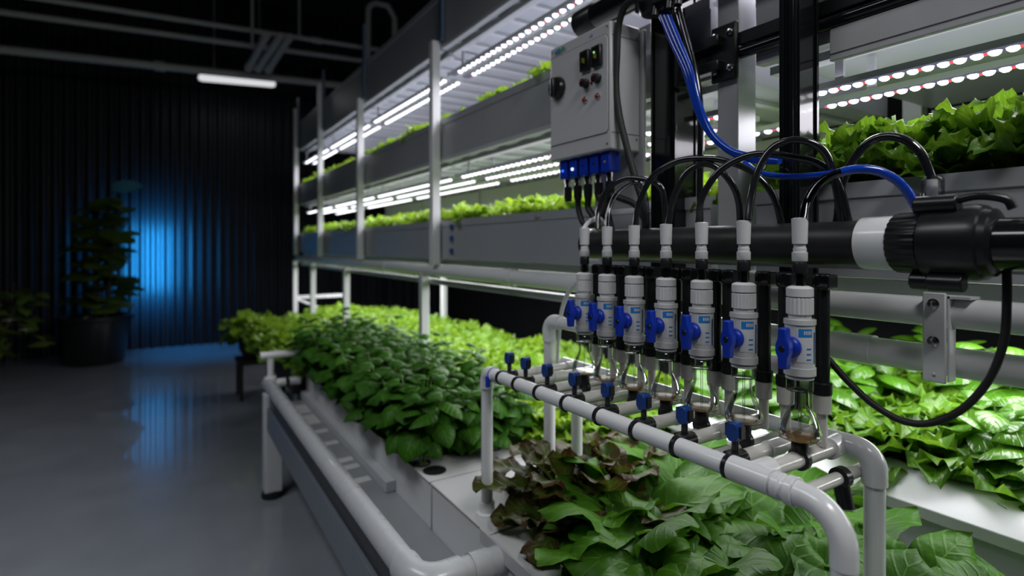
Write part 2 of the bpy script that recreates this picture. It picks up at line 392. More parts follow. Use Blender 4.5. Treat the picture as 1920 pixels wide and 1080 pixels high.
class Kind:
    """prototype plants; the first placing uses the prototype itself, every later one a copy"""
    def __init__(s, name, variants, pot=False, cat='plant'):
        s.name, s.cat, s.pr, s.used = name, cat, [], []
        for fol, st, m in variants:
            if st is None and not pot:
                r = obj(name, fol, m); r.location = PARK
            else:
                r = bpy.data.objects.new(name, None); COL.objects.link(r); r.location = PARK
                obj('foliage', fol, m, r, off=(0, 0, 0))
                if st is not None: obj('stem', st, 'stem', r, off=(0, 0, 0))
                if pot: obj('net_pot', MB().lathe([(.018, -.03), (.026, .004), (.029, .006), (.029, .0), (.024, -.001), (.002, -.002)], n=16), 'netpot', r, off=(0, 0, 0))
            s.pr.append(r); s.used.append(False)
    def put(s, k, loc, rz, sca, label, group):
        k %= len(s.pr); r = s.pr[k]
        if not s.used[k]:
            s.used[k] = True; r.location = loc; r.rotation_euler = (0, 0, rz); r.scale = (sca,) * 3
        else: r = dup(r, loc, rz, None, sca)
        return tag(r, label, s.cat, group)
    def done(s):
        for r, u in zip(s.pr, s.used):
            if not u:
                for c in list(r.children): bpy.data.objects.remove(c)
                bpy.data.objects.remove(r)
rg = random.Random(11)
K_tray = Kind('lettuce_plant', [(lettuce_mb(rg, 20, .12, .032, .013, .8, (9, 8)), None, 'lett') for _ in range(4)])
K_near = Kind('lettuce_plant', [(lettuce_mb(rg, 64, .185, .027, .014, .65, (24, 10), sh_jag, up=1.55), None, 'jag') for _ in range(4)])
K_bed = Kind('lettuce_plant', [(lettuce_mb(rg, 32, .2, .05, .019, 1., (13, 10)), None, 'lett') for _ in range(4)])
K_basil = Kind('basil_plant', [(*basil_mb(rg, .29, .125), 'basil') for _ in range(4)], pot=True)
K_broad = Kind('leafy_green_plant', [(*broad_mb(rg, 28, .195, .05), 'young') for _ in range(4)])
K_red = Kind('red_lettuce_plant', [(lettuce_mb(rg, 22, .2, .05, .008, 1.1, (20, 10), sh_oak), None, 'redl') for _ in range(3)])
K_lit = Kind('leafy_green_plant', [(*basil_mb(rg, .2, .125, (10, 8)), 'lit'), (*basil_mb(rg, .21, .135, (10, 8)), 'lit'), (*broad_mb(rg, 26, .2, .055), 'lit'), (lettuce_mb(rg, 34, .2, .055, .016, .9, (14, 10), sh_lett), MB().tube([(0, 0, 0), (0, 0, .05)], .006, 6), 'jag')])

# ------------------------------------------------------------------ grow rack
XF = 1.078
BAYS = [(5.56, 4.59), (4.59, 3.52), (3.52, 2.36), (2.36, .845), (.752, -.35)]
POST = [5.56, 4.59, 3.52, 2.36]
TIER = [(1.243, 1.418), (1.705, 1.882), (2.222, 2.47)]
XB = 1.93
rk = thing('grow_rack', 'tall white three-tier growing rack running along the aisle with planted trays', 'rack', (1.05, 2.4, 0))
for y in POST:
    obj('post', MB().box((1.03, y - .02, 1.216), (1.07, y + .02, 2.24 if y < 4 else 2.6)), 'white', rk, .003)
    obj('post', MB().box((XB, y - .02, 1.15), (XB + .04, y + .02, 2.6)), 'white', rk, .003)
    obj('perforated_strip', MB().box((1.058, y - .055, 2.235), (1.0735, y - .022, 2.7)), mat('blue_grey_strip', (.08, .13, .2), .4), rk)
obj('post', MB().box((1.06, .772, 1.216), (1.125, .825, 2.6)), 'alu', rk, .003, label='thick brushed aluminium post')
obj('post', MB().box((XB, .772, 1.15), (XB + .04, .825, 2.6)), 'white', rk, .003)
for y in (4.92, 3.89, 2.52): obj('leg', MB().box((1.045, y - .02, 0), (1.085, y + .02, 1.168)), 'steel', rk, .003)
for y in (5.60,): obj('leg', MB().box((1.03, y - .02, 0), (1.07, y + .02, 1.17)), 'white', rk, .003)
obj('brace', MB().box((1.07, 5.59, .80), (1.5, 5.61, .83)), 'white', rk)
obj('brace', MB().tube([(1.06, 5.6, .80), (1.6, 5.6, .55)], .012, 8), 'white', rk)
def ypipe(name, X, Z, r, ya, yb, m, par, **k): return obj(name, MB().cyl((X, ya, Z), (X, yb, Z), r, 24), m, par, **k)
ypipe('upper_pipe', 1.08, 1.192, .0245, 1.25, -.35, 'pvc', rk); ypipe('upper_pipe', 1.08, 1.186, .029, 5.64, 1.22, 'pvc', rk); ypipe('lower_pipe', 1.10, 1.110, .0245, 1.25, -.35, 'pvc', rk)
obj('lower_beam', MB().box((1.1, 1.2, 1.118), (1.13, 5.6, 1.142)), 'steel', rk)
for y, z, X in ((.55, 1.11, 1.10), (.2, 1.192, 1.08), (1.75, 1.186, 1.08), (3.1, 1.186, 1.08)):
    obj('pipe_sleeve', MB().cyl((X, y - .035, z), (X, y + .035, z), .0275 if y < 1 else .032, 24), 'pvc', rk)
obj('beam', MB().box((1.12, -.35, 1.213), (1.15, 5.58, 1.238)), 'white', rk)
obj('beam', MB().box((XB - .05, -.35, 1.15), (XB, 5.58, 1.238)), 'white', rk)
for y in (5.58, 5.0, 4.4, 3.9, 3.3, 2.75, 2.2, 1.7, 1.2, .45, .1): obj('cross_bar', MB().box((1.151, y - .02, 1.213), (XB - .052, y + .02, 1.238)), 'white', rk)
for y in (1.9, 4.2): obj('leg', MB().box((XB, y - .02, 0), (XB + .04, y + .02, 1.15)), 'white', rk, .003)
for y in (2.23,):
    for z in (1.385, 1.335, 1.28): obj('blue_clip', MB().box((1.068, y - .012, z - .012), (1.0738, y + .012, z + .012)), mat('clip_blue', (.02, .1, .3), .4), rk)
# trays
tn = ['lower', 'middle', 'upper']
bn = ['far end bay', 'second bay from the far end', 'third bay from the far end', 'long bay behind the control box', 'near bay behind the black columns']
for ti, (zb, zt) in enumerate(TIER):
    for bi, (ya, yb) in enumerate(BAYS):
        ya -= .012; yb += .012
        t = thing('grow_tray', 'grey metal grow tray of the %s tier in the %s' % (tn[ti], bn[bi]), 'tray', (XF, (ya + yb) / 2, zb), 'rack trays')
        w = .006; xb = XB - .02
        prof = [(XF, zb), (XF, zt - .03), (XF - .004, zt - .028), (XF - .004, zt), (XF + .018, zt), (XF + .018, zt - .008), (XF + w, zt - .012), (XF + w, zb + w), (xb - w, zb + w), (xb - w, zt), (xb, zt), (xb, zb)]
        obj('trough', MB().prism(prof, 'y', yb, ya), 'tray', t)
        for yy in (ya - .003, yb + .003): obj('end_panel', MB().box((XF + w, yy - .003, zb + w), (xb - w, yy + .003, zt - .02)), 'tray', t)
        if ti < 2: obj('planting_lid', MB().box((XF + .02, yb + .01, zt - .032), (xb - .01, ya - .01, zt - .026)), 'tray', t)
        if ti > 0:
            for k in () if (ti == 1 and bi == 4) else range(int((ya - yb) / .16)):
                y = yb + .1 + k * .16
                obj('stiffening_rib', MB().box((XF + .03, y - .012, zb - .012), (xb - .03, y + .012, zb - .0005)), 'steel', t)
            obj('front_flange', MB().box((XF, yb, zb - .016), (XF + .028, ya, zb - .0005)), 'steel', t)
            obj('long_stiffener', MB().box((XF + .05, yb, zb - .03), (XF + .085, ya, zb - .0125)), 'lid', t)
for bi, (ya, yb) in enumerate(BAYS):
    for ti, (z0, z1) in enumerate(((1.42, 1.70), (1.885, 2.215))):
        solo('back_panel', MB().box((XB - .012, yb + .01, z0), (XB - .006, ya - .01, z1)), 'panel', 'pale back panel behind the %s tier plants in the %s' % (tn[ti], bn[bi]), 'panel', (XB - .01, (ya + yb) / 2, z0), 'rack back panels')
# light bars
def led_bar(X, z, ya, yb, label, stepd=.0235, rs=1.):
    t = thing('grow_light_bar', label, 'lamp', (X, (ya + yb) / 2, z), 'grow light bars')
    L = ya - yb
    obj('housing', MB().prism([(X - .016, z + .012), (X + .016, z + .012), (X + .0145, z), (X - .0145, z)], 'y', yb, ya), 'white', t)
    obj('diode_board', MB().box((X - .0135, yb + .01, z - .0016), (X + .0135, ya - .01, z - .0002)), 'strip', t)
    w = MB(); r = MB(); n = int((L - .03) / stepd)
    for k in range(n):
        y = yb + .018 + k * stepd
        w.lathe([(.0098 * rs, 0), (.0088 * rs, .004), (.0050 * rs, .0068 * rs), (.0006, .0078 * rs)], (X, y, z - .0015), (0, 0, -1), 7)
        if k % 2 == 0: r.lathe([(.0048, 0), (.004, .003), (.0006, .0045)], (X, y + stepd / 2, z - .0015), (0, 0, -1), 6)
    obj('white_diodes', w, 'led', t, kind='stuff'); obj('red_diodes', r, 'ledr', t, kind='stuff')
    for y in (yb + .12, ya - .12): obj('hanger', MB().box((X - .004, y - .008, z + .012), (X + .004, y + .008, z + .08)), 'white', t)
rown = ['front', 'second', 'third']
for bi, (ya, yb) in enumerate(BAYS):
    for ri, X in enumerate((1.15, 1.275, 1.41)[:3 if bi < 4 else 2]):
        led_bar(X, 1.62, ya - .03, yb + .03, 'lit light bar, %s row over the lower tier, %s' % (rown[ri], bn[bi]), *((.038, 1.1) if bi < 4 else (.0235, 1.)))
    for ri, X in enumerate((1.12, 1.19)):
        if bi < 4: led_bar(X, 2.085, ya - .03, yb + .03, 'lit light bar, %s row over the middle tier, %s' % (rown[ri], bn[bi]), .042, 1.15)
# rack plants
def row(kind, X, y0, dy, n, z, s0, s1, lab, group, jx=.02):
    for i in range(n):
        y = y0 - dy * i + R.uniform(-.02, .02)
        kind.put(R.randrange(4), (X + R.uniform(-jx, jx), y, z), R.uniform(0, 6.28), R.uniform(s0, s1), lab % od(i), group)
zt = TIER[0][1] - .027
row(K_tray, 1.195, 5.46, .125, 37, zt, .8, 1.1, 'green lettuce, front row of the lower rack tray, %s from far end', 'lower tray lettuces')
row(K_tray, 1.34, 5.40, .15, 31, zt, 1., 1.45, 'green lettuce, second row of the lower rack tray, %s from far end', 'lower tray lettuces')
row(K_tray, 1.56, 5.36, .19, 24, zt, 1.1, 1.6, 'green lettuce, third row of the lower rack tray, %s from far end', 'lower tray lettuces')
row(K_near, 1.2, .67, .105, 6, zt, .85, 1.0, 'tall jagged green at the tray front, %s from the slim black column', 'tall greens in the near tray')
row(K_near, 1.36, .74, .12, 6, zt, .95, 1.1, 'tall jagged green of the second tray row, %s from the slim black column', 'tall greens in the near tray')
row(K_near, 1.58, .8, .15, 6, zt, 1., 1.1, 'tall jagged green of the third tray row, %s from the slim black column', 'tall greens in the near tray')
row(K_tray, 1.18, 5.46, .13, 33, TIER[1][1] - .027, .7, 1.05, 'small lettuce in the middle rack tray, %s from the far end', 'middle tray lettuces')

# ------------------------------------------------------------------ beds
def bed(name, label, x0, x1, y0, y1, zb, zt, par_m='white', lidx=None, legs=True, holes=None):
    t = thing(name, label, 'planter', ((x0 + x1) / 2, (y0 + y1) / 2, 0))
    w = .008
    obj('front_panel', MB().box((x0, y0, zb), (x0 + w, y1, zt)), par_m, t, .0015)
    obj('back_panel', MB().box((x1 - w, y0, zb), (x1, y1, zt)), par_m, t, .0015)
    obj('end_panel', MB().box((x0 + w, y0, zb), (x1 - w, y0 + w, zt)), par_m, t); obj('end_panel', MB().box((x0 + w, y1 - w, zb), (x1 - w, y1, zt)), par_m, t)
    obj('base', MB().box((x0 + w, y0 + w, zb), (x1 - w, y1 - w, zb + .01)), par_m, t)
    if legs:
        for x in (x0 + .06, x1 - .1):
            for y in (y0 + .1, y1 - .16): obj('leg', MB().box((x, y, 0), (x + .05, y + .05, zb)), par_m, t)
    return t
# front bed under the pipe frame
zb, ztp = .455, .597
t = bed('hydroponic_bed', 'white hydroponic bed under the pipe frame with red lettuce and broad greens', .67, 1.33, -.15, 1.523, zb, ztp)
obj('lid', MB().box((.664, -.15, ztp), (.84, 1.17, ztp + .006)), 'lid', t, .002)
obj('lid', MB().box((.664, 1.176, ztp), (1.33, 1.526, ztp + .006)), 'lid', t, .002)
obj('lid_flange', MB().box((.658, -.15, ztp - .026), (.664, 1.21, ztp + .008)), 'alu', t, .001)
obj('substrate', MB().box((.845, -.14, .56), (1.32, 1.17, .57)), 'soil', t)
obj('bottom_rail', MB().box((.69, -.15, .43), (.73, 1.5, .4545)), 'white', t)
# basil bed
t = bed('hydroponic_bed', 'long white hydroponic bed planted with rows of dark basil', .67, 1.03, 1.535, 3.26, zb, ztp)
obj('lid', MB().box((.664, 1.535, ztp), (1.032, 3.262, ztp + .005)), 'lid', t, .002)
obj('side_ledge', MB().box((.635, 1.83, .463), (.669, 3.24, .50)), 'steel', t, .002)
obj('hole_rim', MB().ring((.712, 1.60, ztp + .006), (0, 0, 1), .03, .006, .004), 'netpot', t)
# lettuce bed under the rack, far bed
t = bed('hydroponic_bed', 'wide bed of bright lettuce under the growing rack', 1.11, 1.9, 1.4, 5.35, zb, ztp)
obj('lid', MB().box((1.11, 1.4, ztp), (1.9, 5.35, ztp + .005)), 'lid', t)
t = bed('hydroponic_bed', 'dark-sided bed of greens beyond the basil, near the rack end', .62, 1.02, 3.36, 4.9, zb, ztp, 'pot')
obj('lid', MB().box((.618, 3.36, ztp), (1.02, 4.9, ztp + .005)), 'lid', t)
# right bed
t = thing('hydroponic_bed', 'white wide-rimmed bed of brightly lit greens behind the rear frame leg', 'planter', (1.75, .5, 0))
prof = [(1.50, .5), (1.50, .668), (1.478, .672), (1.478, .700), (1.53, .742), (1.60, .748), (1.604, .735), (1.612, .735), (1.612, .5)]
obj('rim', MB().prism(prof, 'y', -.5, 1.36), 'white', t, .002)
obj('edge_strip', MB().cyl((1.607, -.5, .742), (1.607, 1.36, .742), .006, 8), 'steel', t)
obj('substrate', MB().box((1.612, -.5, .5), (2.3, 1.36, .70)), 'soil', t)
for y in (-.4, 1.28): obj('leg', MB().box((1.55, y, 0), (1.6, y + .05, .5)), 'white', t)
zl = ztp + .006
# basil plants
for ri, (X, nm) in enumerate(((.706, 'aisle-side'), (.84, 'middle'), (.97, 'inner'))):
    row(K_basil, X, 3.17, .135, 12, zl, .85, 1.1, 'dark green basil in the ' + nm + ' row of the long bed, %s from far end', 'basil plants', .012)
# lettuce in the under-rack bed
for ri, X in enumerate((1.2, 1.38, 1.57, 1.76)):
    row(K_bed, X, 5.2 - .05 * ri, .19, 20, zl, .95, 1.3, 'bright lettuce of the %s row under the rack, ' % ('front', 'second', 'third', 'fourth')[ri] + '%s from the far end', 'lettuces under the rack')
for ri, X in enumerate((.7, .9)):
    row(K_bed, X, 4.78, .19, 8, zl, .95, 1.2, 'green lettuce of the %s row in the dark-sided bed, ' % ('aisle-side', 'inner')[ri] + '%s from the far end', 'lettuces in the dark-sided bed')
# bright greens in the right bed
for ri, X in enumerate((1.69, 1.86, 2.06, 2.25)):
    row(K_lit, X, 1.28 - .03 * ri, .16, 8 - ri // 2, .70, .95 + .12 * ri, 1.2 + .12 * ri, 'brightly lit green in the %s row of the wide-rimmed bed, ' % ('front', 'second', 'third', 'fourth')[ri] + '%s from far end', 'greens in the wide-rimmed bed')
# near greens below the frame
spots = [(.92, .62), (.90, .78), (.93, .93), (1.06, .55), (1.05, .72), (1.07, .88), (1.2, .5), (1.2, .68), (1.21, .86), (.98, .46), (1.13, .38), (1.25, .33), (.99, .3), (1.06, 1.03), (1.2, 1.04), (1.24, .17), (.90, .5), (1.12, .2), (.9, .36)]
nm = ['below the front pipe', 'behind the basil side']
for i, (x, y) in enumerate(spots):
    K_broad.put(i, (x, y, .568), R.uniform(0, 6.28), R.uniform(.95, 1.2) * (1.18 if y > .66 else 1.), 'broad-leaf green under the pipe frame, %s counting away from the red lettuces' % od(sorted(spots, key=lambda q: -q[1]).index((x, y))), 'broad-leaf greens under the frame')
for i, (x, y, s, lb) in enumerate(((.845, 1.12, 1.0, 'dark red oak-leaf lettuce spilling over the white lid beside the front frame leg'), (.93, 1.2, 1.0, 'red-tinged lettuce standing just behind the one spilling over the lid'), (.97, 1.08, 1.05, 'brown-red lettuce between the spilling lettuce and the broad greens'), (1.08, 1.17, 1., 'reddish lettuce deepest under the far part of the pipe frame'))):
    K_red.put(i, (x, y, .57 if y < 1.17 else .604), .6 + i * 1.7, s * (1.02, 1.2, 1.2, 1.22)[i], lb, 'red lettuces')
for k in (K_tray, K_near, K_bed, K_basil, K_broad, K_red, K_lit): k.done()
# dark tub with overhanging lettuce beyond the bench
t = thing('round_planter', 'dark round pot on a low black stand at the far end of the beds', 'planter', (.70, 5.3, 0))
obj('pot', MB().lathe([(.12, .33), (.165, .42), (.175, .56), (.165, .575), (.155, .56), (.01, .555)], (.70, 5.3, 0), n=28), 'pot', t)
obj('stand_top', MB().box((.52, 5.14, .30), (.9, 5.48, .33)), 'pot', t)
for x in (.53, .86):
    for y in (5.16, 5.44): obj('leg', MB().box((x, y, 0), (x + .025, y + .025, .30)), 'pot', t)
rg = random.Random(3); q = obj('lettuce_plant', lettuce_mb(rg, 34, .3, .075, .018, 1.7, (12, 9), up=1.1), 'lett', off=(0, 0, 0)); q.location = (.64, 5.3, .555)
tag(q, 'pale green lettuce hanging over the dark round pot beyond the bench', 'plant')

# ------------------------------------------------------------------ gutter bench along the aisle
gp = mat('gutter_shaded_pvc', (.46, .47, .49), .28, noise=.04, nscale=10, coat=.2)  # white pipe plastic with the shade on the bench mixed into its colour
t = thing('gutter_bench', 'white low bench frame along the aisle with a long round gutter pipe', 'bench', (.47, 2.2, 0))
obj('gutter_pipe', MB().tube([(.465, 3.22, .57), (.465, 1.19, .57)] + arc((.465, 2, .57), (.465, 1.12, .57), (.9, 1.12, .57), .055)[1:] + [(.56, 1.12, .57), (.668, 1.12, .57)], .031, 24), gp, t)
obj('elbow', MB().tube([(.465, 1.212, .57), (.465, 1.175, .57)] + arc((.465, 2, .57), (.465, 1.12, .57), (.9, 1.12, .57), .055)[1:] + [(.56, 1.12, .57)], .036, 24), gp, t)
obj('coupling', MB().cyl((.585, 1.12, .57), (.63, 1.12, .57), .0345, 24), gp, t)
obj('beam', MB().box((.44, .6, .36), (.475, 3.2, .475)), mat('blue_grey_beam', (.22, .25, .3), .35, metal=.4), t, .002)
obj('slot', MB().box((.452, .6, .476), (.482, 3.2, .53)), 'black', t)
obj('leg', MB().box((.43, 3.08, .035), (.515, 3.16, .535)), 'white', t, .003)
obj('foot_pad', MB().lathe([(.05, 0), (.055, .01), (.05, .034)], (.473, 3.12, 0), n=16), 'rubber', t)
obj('stand_pipe', MB().cyl((.475, 3.2, .59), (.475, 3.2, .705), .0165, 14), 'pvc', t)
obj('top_bar', MB().cyl((.425, 3.2, .722), (.64, 3.2, .722), .019, 14), 'pvc', t)
obj('end_pipe', MB().cyl((.5, 3.2, .57), (.625, 3.2, .57), .022, 14), 'pvc', t)
obj('end_clip', MB().ring((.56, 3.2, .57), (1, 0, 0), .0215, .006, .02), 'black', t)
obj('end_knob', MB().lathe([(.024, 0), (.034, .015), (.03, .04), (.0005, .05)], (.475, 3.2, .565), n=16), 'pvc', t)
obj('drip_pan', MB().box((.478, .7, .456), (.6685, 3.19, .462)), mat('drip_pan_metal', (.3, .31, .33), .3, metal=.2, noise=.1, nscale=5), t)
for k, y in enumerate((3.02, 2.82, 2.6, 2.42, 2.2, 2.12, 1.98)):
    obj('reflection_strip', MB().box((.503, y - (.1 if k < 2 else .025), .4625), (.628, y + (.06 if k < 2 else .02), .4655)), 'lid', t)  # white strips standing in for reflections on the pan

# ------------------------------------------------------------------ pipe frame (manifold)
ZF, RP = .973, .0152
XA, XR = .712, .955
t = mf = thing('pipe_manifold', 'white PVC pipe frame standing over the greens, carrying eight blue taps', 'pipework', (.83, .8, .6))
nearc = Vector((XA, .368, ZF)); farc = Vector((XA, 1.268, ZF))
obj('front_pipe', MB().cyl((XA, .42, ZF), (XA, 1.24, ZF), RP, 24), 'pvc', t)
obj('elbow', MB().tube([(XA, .455, ZF), (XA, .43, ZF)] + arc((XA, 1, ZF), nearc, (XA, .368, 0), .05)[0:] + [(XA, .368, ZF - .07)], RP * 1.08, 24), 'pvc', t)
obj('leg', MB().cyl((XA, .368, .60), (XA, .368, ZF - .06), RP, 24), 'pvc', t)
obj('elbow', MB().tube([(XA, 1.225, ZF)] + arc((XA, 1, ZF), farc, (XA, 1.268, 0), .024) + [(XA, 1.268, ZF - .042)], RP * 1.2, 24), 'pvc', t)
obj('leg', MB().cyl((XA, 1.268, .625), (XA, 1.268, ZF - .03), RP, 24), 'pvc', t)
obj('foot_socket', MB().lathe([(.028, .603), (.028, .609), (.021, .612), (.0205, .635), (.016, .637)], (XA, 1.268, 0), n=24), 'pvc', t)
obj('rear_pipe', MB().cyl((XR, .48, ZF), (XR, 1.26, ZF), RP, 24), 'pvc', t)
obj('elbow', MB().tube([(XR, .51, ZF)] + arc((XR, 1, ZF), (XR, .447, ZF), (XR, .447, 0), .028) + [(XR, .447, ZF - .05)], RP * 1.22, 24), 'pvc', t)
obj('leg', MB().cyl((XR, .447, .57), (XR, .447, ZF - .03), RP, 24), 'pvc', t)
obj('leg', MB().cyl((XR, 1.2, .604), (XR, 1.2, ZF - .016), RP, 20), 'pvc', t)
# union rings by the near elbow, tees
for y, r in ((.447, 1.22), (.428, 1.32)): obj('union_ring', MB().cyl((XA, y, ZF), (XA, y + .012, ZF), RP * r, 24), 'pvc', t, .001)
obj('tee', MB().cyl((XA, .462, ZF), (XA, .528, ZF), RP * 1.2, 24).cyl((XA, .495, ZF), (XA + .042, .495, ZF), RP * 1.2, 24), 'pvc', t)
obj('tee', MB().cyl((XR, .482, ZF), (XR, .535, ZF), RP * 1.2, 24).cyl((XR, .5, ZF), (XR - .045, .495, ZF), RP * 1.15, 24), 'pvc', t)
obj('cross_pipe', MB().cyl((XA, .495, ZF), (XR, .495, ZF), .0125, 20), 'pvc2', t)
obj('cross_pipe', MB().cyl((XA + .08, .47, ZF - .035), (XR + .02, .47, ZF - .035), .010, 18), 'pvc2', t)
obj('pipe_clamp', MB().ring((.90, .47, ZF - .035), (1, 0, 0), .010, .006, .02).cyl((.90, .47, ZF - .045), (.90, .462, ZF - .08), .012, 12), 'black', t)
TAPY = [.545, .643, .737, .835, .94, 1.04, 1.13, 1.205]
for i, y in enumerate(TAPY):
    obj('cross_pipe', MB().lathe([(.0118, 0), (.0118, .10), (.0138, .101), (.0138, .135), (.0118, .136), (.0118, .2), (.0142, .201), (.0142, .235)], (XA + .01, y, ZF), (1, 0, 0), 18), 'pvc2', t)
    obj('clip_ring', MB().ring((XA, y - .012, ZF), (0, 1, 0), RP, .0032, .009), 'black', t)
    tp = obj('tap', MB().box((XA + .016, y - .012, ZF - .012), (XA + .044, y + .012, ZF + .013)).cyl((XA + .03, y, ZF + .012), (XA + .03, y, ZF + .03), .0055, 12).cyl((XA + .012, y, ZF), (XA + .05, y, ZF), .0135, 14), 'black', t, .002)
    kz = ZF + .029
    kn = [(y + p, kz + q) for p, q in ((-.005, 0), (.005, 0), (.0108, .008), (.0102, .022), (.006, .029), (-.006, .029), (-.0102, .022), (-.0108, .008))]
    kb = obj('tap_knob', MB().prism(kn, 'x', XA + .0205, XA + .0395), 'blued', tp, .0012)
    for q in (-.0145, .0112): obj('grip_wing', MB().box((XA + .025, y + q, kz + .006), (XA + .035, y + q + .0033, kz + .025)), 'black', kb)
fy = [.495, .593, .680, .765, .852, .936, 1.014]
for y in fy[1:]:
    obj('cross_pipe', MB().cyl((XA + .03, y + .008, ZF - .016), (XR - .02, y + .008, ZF - .016), .0095, 16), 'pvc2', t)
    obj('pipe_sleeve', MB().cyl((.76, y + .008, ZF - .016), (.80, y + .008, ZF - .016), .0112, 16), 'clear', t)
obj('blue_clip', MB().ring((XA, 1.232, ZF), (0, 1, 0), RP, .004, .008).box((XA - .022, 1.226, ZF - .03), (XA - .013, 1.238, ZF - .002)), 'blue', t, .002, label='blue clip with a small tab')
# riser with elbow at the back
t = thing('riser_pipe', 'white elbowed riser pipe standing behind the farthest dosing valve', 'pipe', (.93, 1.293, .6))
rc = Vector((.93, 1.293, 1.088))
obj('upright', MB().cyl((.93, 1.293, .604), (.93, 1.293, 1.05), .0165, 22), 'pvc', t)
obj('elbow', MB().tube([(.93, 1.293, 1.03)] + arc((.93, 1.293, 0), rc, (.93, 0, 1.088), .028)[0:] + [(.93, 1.24, 1.088)], .020, 22), 'pvc', t)
obj('branch', MB().cyl((.93, 1.25, 1.088), (.93, .56, 1.088), .0165, 22), 'pvc', t)

# ------------------------------------------------------------------ dosing valve units
def dosing_unit():
    t = thing('dosing_valve', '', 'valve', (.83, fy[0], 1.0), 'dosing valves')
    z0 = 1.0
    def Z(z): return z - z0
    A = lambda prof, **k: MB().lathe([(r, Z(z)) for r, z in prof], n=24, **k)
    o = dict(off=(0, 0, 0))
    obj('hose_sleeve', A([(.0105, 1.277), (.0112, 1.278), (.0112, 1.291), (.0095, 1.2915), (.0095, 1.2975), (.0085, 1.298), (.0085, 1.3035), (.0108, 1.304), (.0118, 1.343), (.0075, 1.344), (.004, 1.343)]), 'fit', t, **o)
    obj('hose_collar', A([(.0082, 1.258), (.0108, 1.259), (.0108, 1.274), (.009, 1.277), (.0055, 1.277)]), 'black', t, **o)
    obj('clear_neck', A([(.0092, 1.237), (.0092, 1.258)], capped=False), 'clear', t, **o)
    obj('inner_hose', A([(.0058, 1.235), (.0058, 1.258)]), 'black', t, **o)
    obj('top_ring', A([(.0165, 1.2225), (.0193, 1.2235), (.0193, 1.2355), (.0175, 1.2375), (.012, 1.2395), (.009, 1.2395)]), 'fit', t, **o)
    obj('union_nut', A([(.017, 1.196), (.0182, 1.1965), (.0182, 1.2205), (.017, 1.2215)], rib=.0012, ribn=20), 'fit', t, **o)
    bd = obj('valve_body', A([(.0165, 1.103), (.0228, 1.1035), (.0228, 1.115), (.0212, 1.1155), (.0212, 1.1805), (.0228, 1.181), (.0228, 1.1885), (.0165, 1.189), (.0165, 1.197)]), 'body', t, **o)
    # sticker band and sight slot on the curved body, facing the aisle and the camera
    def patch(a0, a1, za, zb_, r=.0216, n=6):
        m = MB(); vs = []
        for k in range(n + 1):
            a = math.radians(a0 + (a1 - a0) * k / n)
            vs += [(math.cos(a) * r, math.sin(a) * r, Z(za)), (math.cos(a) * r, math.sin(a) * r, Z(zb_))]
        return m.add(vs, [(2 * k, 2 * k + 2, 2 * k + 3, 2 * k + 1) for k in range(n)], smooth=True)
    obj('sticker', patch(200, 262, 1.125, 1.176), 'sticker', bd, **o)
    st = patch(206, 260, 1.163, 1.1755, .0218); obj('sticker_header', st, 'stickb', bd, **o)
    mk = MB()
    for k in range(4):
        q = patch(226 + k * 8, 231 + k * 8, 1.167, 1.1725, .022, 2); mk.add(q.v, q.f)
    obj('sticker_mark', mk, 'sticker', bd, **o)
    obj('sight_slot', patch(272, 283, 1.122, 1.170, .0217, 3), 'stickd', bd, **o)
    bl = MB()
    for k in range(3):
        q = patch(236, 256, 1.128 + k * .008, 1.1305 + k * .008, .0218, 3); bl.add(q.v, q.f)
    obj('printed_line', bl, 'stickb', bd, **o)
    zc = Z(1.147)
    hd = obj('lever', MB().lathe([(.0165, .0), (.0165, .007), (.0145, .010), (.0095, .012), (.0095, .024)], (-.021, 0, zc), (-1, 0, 0), 20), 'blue', t, .001, **o)
    pr = [(-.0062, -.031), (.0062, -.031), (.0075, -.014), (.011, -.006), (.011, .006), (.0075, .014), (.0062, .031), (-.0062, .031), (-.0075, .014), (-.011, .006), (-.011, -.006), (-.0075, -.014)]
    wm = MB(); n = len(pr)
    vs = [(-.034, a, zc + b) for a, b in pr] + [(-.0475, a, zc + b) for a, b in pr]
    wm.add(vs, [tuple(range(n)), tuple(range(n, 2 * n))[::-1]] + [(i, n + i, n + (i + 1) % n, (i + 1) % n) for i in range(n)])
    obj('lever_wing', wm, 'blue', hd, .0022, **o)
    obj('lever_screw', MB().lathe([(.005, 0), (.0045, .0012), (.0005, .0012)], (-.0475, 0, zc), (-1, 0, 0), 10), 'black', hd, **o)
    obj('lower_collar', A([(.0165, 1.078), (.0195, 1.079), (.0195, 1.097), (.0175, 1.099), (.0175, 1.1035)]), 'clear', t, **o)
    obj('collar_ring', A([(.0185, 1.0965), (.0202, 1.0975), (.0202, 1.1005), (.0185, 1.1015)]), 'fit', t, **o)
    fl = obj('flask', A([(.0135, 1.079), (.0135, 1.060), (.0145, 1.054), (.020, 1.043), (.0265, 1.029), (.0300, 1.018), (.0308, 1.012), (.029, 1.007), (.024, 1.0055), (.0005, 1.0055)], capped=False), 'glass', t, **o)
    obj('dip_tube', A([(.0022, 1.012), (.0022, 1.09)]), 'clear', fl, **o)
    obj('liquid', A([(.0005, 1.0065), (.0275, 1.0068), (.0292, 1.0115), (.0005, 1.0115)], capped=False), 'liquid', fl, **o)
    obj('residue_ring', MB().ring((0, 0, Z(1.0068)), (0, 0, 1), .0285, .0012, .0014), 'amber', fl, **o)
    obj('base_knob', A([(.0115, .981), (.0122, .983), (.0122, 1.0), (.010, 1.0035), (.0005, 1.004)]), 'black', t, **o)
    obj('base_clamp', MB().ring((0, 0, Z(ZF)), (1, 0, 0), .0125, .005, .012), 'black', t, **o)
    return t
u0 = dosing_unit()
